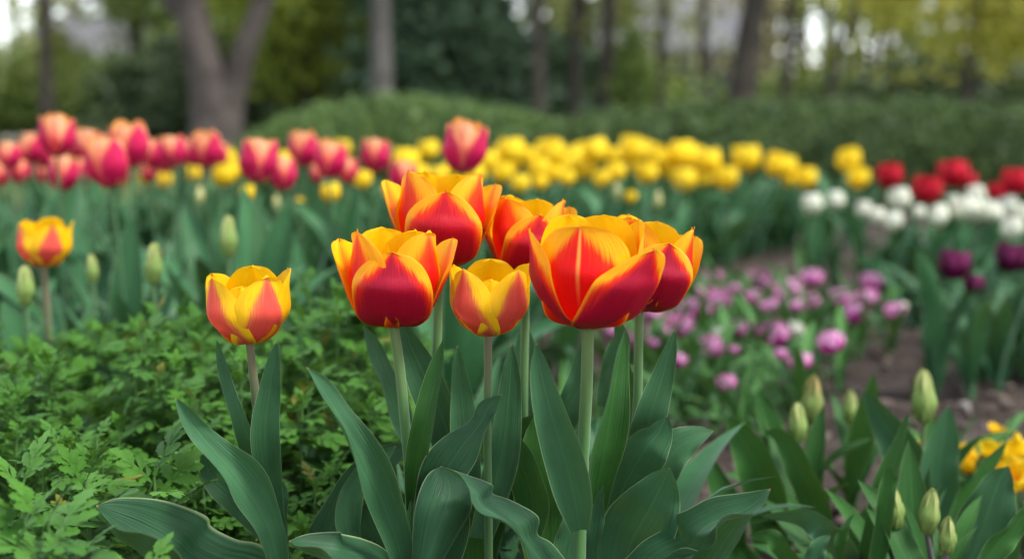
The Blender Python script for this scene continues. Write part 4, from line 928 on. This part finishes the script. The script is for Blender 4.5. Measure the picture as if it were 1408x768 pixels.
# the forked tree
tree('forked_tree', 'grey-barked tree forking low into two limbs, left behind the pink tulips', 300, 12, 70, 5, 4.6, (3.0, 2.2, 2.0), 60, 150, .06, LEAFM['olive'], bark1, 1, limbs=0, zmin=1.9, fork=[
    ([(298, 245), (298, 190), (288, 120), (270, 55), (258, -10), (240, -120), (215, -260)], [100, 76, 52, 46, 42, 34, 14]),
    ([(304, 190), (312, 150), (325, 105), (342, 55), (362, 0), (400, -100), (430, -220)], [60, 46, 36, 31, 28, 22, 8]),
    ([(272, 60), (248, 22), (218, -18), (180, -80)], [26, 20, 16, 6])])
tree('slim_tree', 'single straight pale grey trunk rising behind the domed hedge', 525, 13.5, 27, 6, 5.2, (2.4, 2.2, 1.8), 46, 140, .06, LEAFM['mid'], bark4, 2, zmin=2.3, limbs=5)
tree('dark_tree', 'thin dark trunk at the far left among pale gaps of light', 66, 20, 17, 7, 4.6, (2.8, 2.4, 2.8), 60, 150, .08, LEAFM['olive'], bark2, 3, zmin=1.5, limbs=9)
tree('evergreen_tree', 'dense dark bluish evergreen right of the straight grey trunk', 596, 19, 20, 5, 2.0, (1.0, 1.1, 2.6), 120, 150, .07, LEAFM['ever'], bark2, 4, cs=.3, zmin=.2, limbs=0)
tree('brown_tree', 'brown trunk right of the evergreen, the first of the bare wood', 742, 17, 17, 7, 5, (2.2, 2, 2), 36, 140, .07, LEAFM['tan'], bark3, 5, zmin=1.5, lean=-.1)
tree('brown_tree', 'thin dark trunk second from the evergreen, in the bare wood', 788, 19, 15, 7, 5, (2.0, 2, 2), 30, 140, .07, LEAFM['tan'], bark2, 6, zmin=1.4, lean=.1)
tree('brown_tree', 'dark brown trunk above the middle of the yellow tulips', 836, 18, 19, 7, 5, (2.2, 2, 2.2), 36, 140, .07, LEAFM['olive'], bark2, 7, zmin=1.2, lean=-.1)
tree('brown_tree', 'wide brown trunk leaning right beside the pale gap', 1012, 17, 36, 7, 5, (2.4, 2, 2), 40, 150, .07, LEAFM['tan'], bark3, 8, zmin=1.5, lean=.9)
tree('brown_tree', 'slender brown trunk just right of the wide leaning one', 1078, 20, 14, 7, 5, (2.2, 2, 2.3), 34, 140, .07, LEAFM['olive'], bark2, 9, zmin=1.2, lean=.2)
tree('brown_tree', 'thin curved trunk bending right under yellow-green leaves', 1128, 18, 10, 6, 4.4, (2.2, 2, 2), 40, 150, .06, LEAFM['gold'], bark3, 10, zmin=.9, lean=1.3)
tree('brown_tree', 'thin brown trunk between the pale gap and the bare wood', 905, 21, 12, 7, 5, (2.2, 2, 2), 34, 140, .07, LEAFM['tan'], bark3, 20, zmin=1.4, lean=.2)
tree('golden_tree', 'bushy tree with golden yellow-green leaves at the top right', 1330, 15, 16, 5, 2.1, (1.75, 1.3, 1.9), 120, 150, .06, LEAFM['gold'], bark3, 11, cs=.28, zmin=.75)
tree('golden_tree', 'lime green leafy tree between the curved trunk and golden one', 1215, 21, 14, 6, 2.6, (1.5, 1.5, 2.2), 50, 140, .07, LEAFM['lime'], bark3, 12, cs=.3, zmin=.8)
tree('golden_tree', 'large lime tree at the right edge above the end of the long hedge', 1480, 22, 20, 7, 2.8, (3.0, 2, 2.8), 150, 170, .07, LEAFM['lime'], bark3, 13, cs=.35, zmin=.4)
tree('leafy_tree', 'lime-leaved tree between the forked trunk and the straight trunk', 425, 21, 16, 6, 2.6, (1.5, 1.4, 2.3), 110, 150, .07, LEAFM['lime'], bark2, 14, cs=.3, zmin=.6)
tree('leafy_tree', 'mid green tree behind the forked trunk', 330, 26, 18, 7, 2.6, (2.4, 1.8, 2.9), 120, 150, .09, LEAFM['mid'], bark2, 15, cs=.36, zmin=.2)
tree('leafy_tree', 'olive leafy tree filling the gap left of the forked trunk', 190, 27, 18, 7, 2.9, (2.4, 1.8, 3.0), 44, 130, .09, LEAFM['olive'], bark2, 16, cs=.36, zmin=.7)
tree('leafy_tree', 'dark green tree far behind the straight grey trunk', 510, 27, 18, 7, 2.4, (1.9, 1.8, 3.0), 200, 160, .09, LEAFM['dark'], bark2, 17, cs=.36, zmin=.2)
tree('leafy_tree', 'leafy olive tree far behind the bare brown trunks', 800, 29, 18, 7, 2.8, (2.6, 1.8, 3.1), 40, 130, .10, LEAFM['olive'], bark2, 18, cs=.4, zmin=.3)
tree('leafy_tree', 'thin leafy tree with many light gaps right of the leaning trunk', 1100, 30, 18, 7, 3.4, (2.4, 1.8, 2.8), 16, 120, .09, LEAFM['tan'], bark2, 19, cs=.42, zmin=1.0)
tree('leafy_tree', 'tan-leaved tree above the pale gap', 965, 27, 14, 7, 4.0, (2.3, 1.8, 2.4), 20, 130, .09, LEAFM['tan'], bark2, 21, cs=.4, zmin=1.5)
tree('leafy_tree', 'dim olive tree at the far left edge', -20, 24, 18, 7, 3.3, (1.9, 1.6, 2.9), 26, 130, .09, LEAFM['olive'], bark2, 22, cs=.38, zmin=.9)
tree('ivy_tree', 'narrow bright green creeper-covered trunk left of the pale gap', 868, 18, 8, 1.6, 1.0, (.16, .16, .6), 26, 110, .04, LEAFM['mid'], bark2, 23, cs=.09, zmin=.1, limbs=0)
# shrubs and the wood far behind
def shrub(label, px, d, rad, cz, n, mat, seed, leaf=.09):
    rs = np.random.RandomState(seed); b = at(px, 165, d); root = thing('shrub', label, 'shrub', (float(b[0]), d, 0), group='shrubs under the far trees')
    o0 = np.array([b[0], d, 0]); mb = MB()
    for k in range(5):
        a_ = rs.rand()*6.28; P, Fc, UV = tube([(0, 0, 0), (math.cos(a_)*.1, math.sin(a_)*.1, cz*.6), (math.cos(a_)*rad[0]*.5, math.sin(a_)*rad[1]*.5, cz)], [.05, .035, .015], 6, 8); mb.add(P, Fc, UV)
    link('stem', mb.mesh('stem', [bark2]), root)
    crown(root, o0, (b[0], d, cz), rad, n, 150, leaf, mat, rs, .28, zmin=0)
for i, (px, d, w_, cz, mt, lab) in enumerate([(40, 30, 2.2, .9, 'mid', 'dim green shrub at the far left below the light gaps'), (170, 31, 2.0, .8, 'mid', 'low green shrub left of the forked trunk'), (255, 24, 1.3, .8, 'dark', 'dark shrub touching the forked trunk on its left'), (395, 22, 1.5, .9, 'dark', 'dark shrub between forked and straight trunks'), (470, 24, 1.5, .9, 'dark', 'dark shrub left of the straight grey trunk'),
                                         (690, 21, 1.0, .9, 'ever', 'dark shrub at the right foot of the evergreen'), (760, 25, 1.4, .7, 'dark', 'shrub behind the first brown trunks'), (840, 26, 1.2, .6, 'mid', 'shrub behind the dark brown trunk'), (1130, 24, 2.0, .45, 'mid', 'low shrub above the long hedge near the curved trunk'), (1290, 19, 1.4, .5, 'dark', 'dark shrub under the golden tree'), (1400, 20, 1.4, .7, 'dark', 'dark shrub at the right edge under the golden tree')]):
    shrub(lab, px, d, (w_, .8, cz), cz, 60, LEAFM[mt], 50+i)
def wood():
    rs = np.random.RandomState(77); n = 105000
    C = np.stack([rs.uniform(-30, 32, n), rs.uniform(51, 56, n), rs.rand(n)**1.15*15], -1)
    # the wood is thinner in a few places, where the sky shows through as it does between real trees
    thin = np.zeros(n)
    for gx, gz, rx, rz_ in ((-.3, 4.0, 1.7, 2.6), (12.2, 3.6, 3.0, 2.4), (-19.0, 4.0, 3.2, 2.4), (8, 3.0, 1.8, 2.0), (-15.0, 3.8, 1.8, 2.0), (17.5, 4.5, 3.0, 2.0), (4.5, 4.6, 1.8, 1.4), (-10, 5, 1.5, 1.5)):
        thin = np.maximum(thin, np.exp(-((C[:, 0]-gx)/rx)**2-((C[:, 2]-gz)/rz_)**2))
    nz = np.array([.35*noise.noise(Vector((c_[0]*.45, 0, c_[2]*.5)))+noise.noise(Vector((c_[0]*1.5, 3, c_[2]*1.5)))+.25*noise.noise(Vector((c_[0]*4, 8, c_[2]*4))) for c_ in C])
    keep = nz > -.55+1.0*thin*(C[:, 2] > 1.7)-.3*(C[:, 2] < 1.7)
    C = C[keep]
    P, Fc = cards(C, .19, rs, .6)
    mb = MB(); UV = np.zeros((len(P), 2)); mb.add(P, Fc, UV, 0)
    for k in range(90):
        x, y = rs.uniform(-30, 32), rs.uniform(48, 62); h = rs.uniform(10, 15); le = rs.randn()*.6
        P, Fc, UV = tube([(x, y, 0), (x+le*.4, y, h*.4), (x+le, y, h)], [rs.uniform(.12, .3), .14, .04], 7, 12); mb.add(P, Fc, UV, 1)
    tag(link('far_wood', mb.mesh('far_wood', [plain('wood_leaf', (.12, .14, .06), (.40, .41, .20), .25, .7, trans=.3, island=True), bark3], False)), 'far-off wood of mixed olive and brown trees closing the garden', 'wood', kind='stuff')
wood()
# pale buildings added to give bright patches between the trunks
def added_house(px, d, w_, h_, label, wallc):
    b = at(px, 165, d); root = thing('added_house', label, 'added_house', (float(b[0]), d, 0))
    wm = plain('house_wall', wallc, tuple(x*1.15 for x in wallc), 2, .8); rm = plain('house_roof', (.10, .10, .11), (.16, .16, .17), 3, .8); gm = plain('house_glass', (.03, .04, .05), (.06, .07, .08), 2, .15)
    x = w_/2; dp = 6
    V = np.array([(-x, 0, 0), (x, 0, 0), (x, dp, 0), (-x, dp, 0), (-x, 0, h_), (x, 0, h_), (x, dp, h_), (-x, dp, h_), (-x, dp/2, h_+1.6), (x, dp/2, h_+1.6)], float)
    link('wall', mkmesh('wall', V, [(0, 1, 5, 4), (1, 2, 6, 9, 5), (2, 3, 7, 6), (3, 0, 4, 8, 7)], None, [wm], smooth=False), root)
    e_ = .3
    V = np.array([(-x-e_, -e_, h_-.12), (x+e_, -e_, h_-.12), (x+e_, dp/2, h_+1.72), (-x-e_, dp/2, h_+1.72), (-x-e_, dp+e_, h_-.12), (x+e_, dp+e_, h_-.12)])
    V = np.concatenate([V, V+np.array([0, 0, .12])])
    link('roof', mkmesh('roof', V, [(0, 3, 2, 1), (3, 4, 5, 2), (6, 7, 8, 9), (9, 8, 11, 10), (0, 1, 7, 6), (4, 10, 11, 5), (0, 6, 9, 3), (3, 9, 10, 4), (1, 2, 8, 7), (2, 5, 11, 8)], None, [rm], smooth=False), root)
    for k in range(3):
        cx_ = -x+w_*(k+.5)/3; ww, wh, z0 = .55, .7, h_*.42
        def box(x0, x1, y0, y1, z0_, z1_): 
            return np.array([(x0, y0, z0_), (x1, y0, z0_), (x1, y1, z0_), (x0, y1, z0_), (x0, y0, z1_), (x1, y0, z1_), (x1, y1, z1_), (x0, y1, z1_)]), [(0, 1, 5, 4), (1, 2, 6, 5), (2, 3, 7, 6), (3, 0, 4, 7), (4, 5, 6, 7), (3, 2, 1, 0)]
        Vb, Fb = box(cx_-ww, cx_+ww, -.06, .01, z0, z0+wh*2); fr = link('window', mkmesh('window', Vb, Fb, None, [bark4], smooth=False), root)
        Vb, Fb = box(cx_-ww+.08, cx_+ww-.08, -.075, -.063, z0+.08, z0+wh*2-.08); link('pane', mkmesh('pane', Vb, Fb, None, [gm], smooth=False), fr)
added_house(925, 44, 4.2, 2.6, 'pale grey-blue building added as a bright patch between trunks right of centre', (.42, .45, .48))
added_house(125, 46.9+1.5, 4.4, 2.3, 'pale building added as a bright patch beyond the dim hedge at the left', (.38, .41, .40))
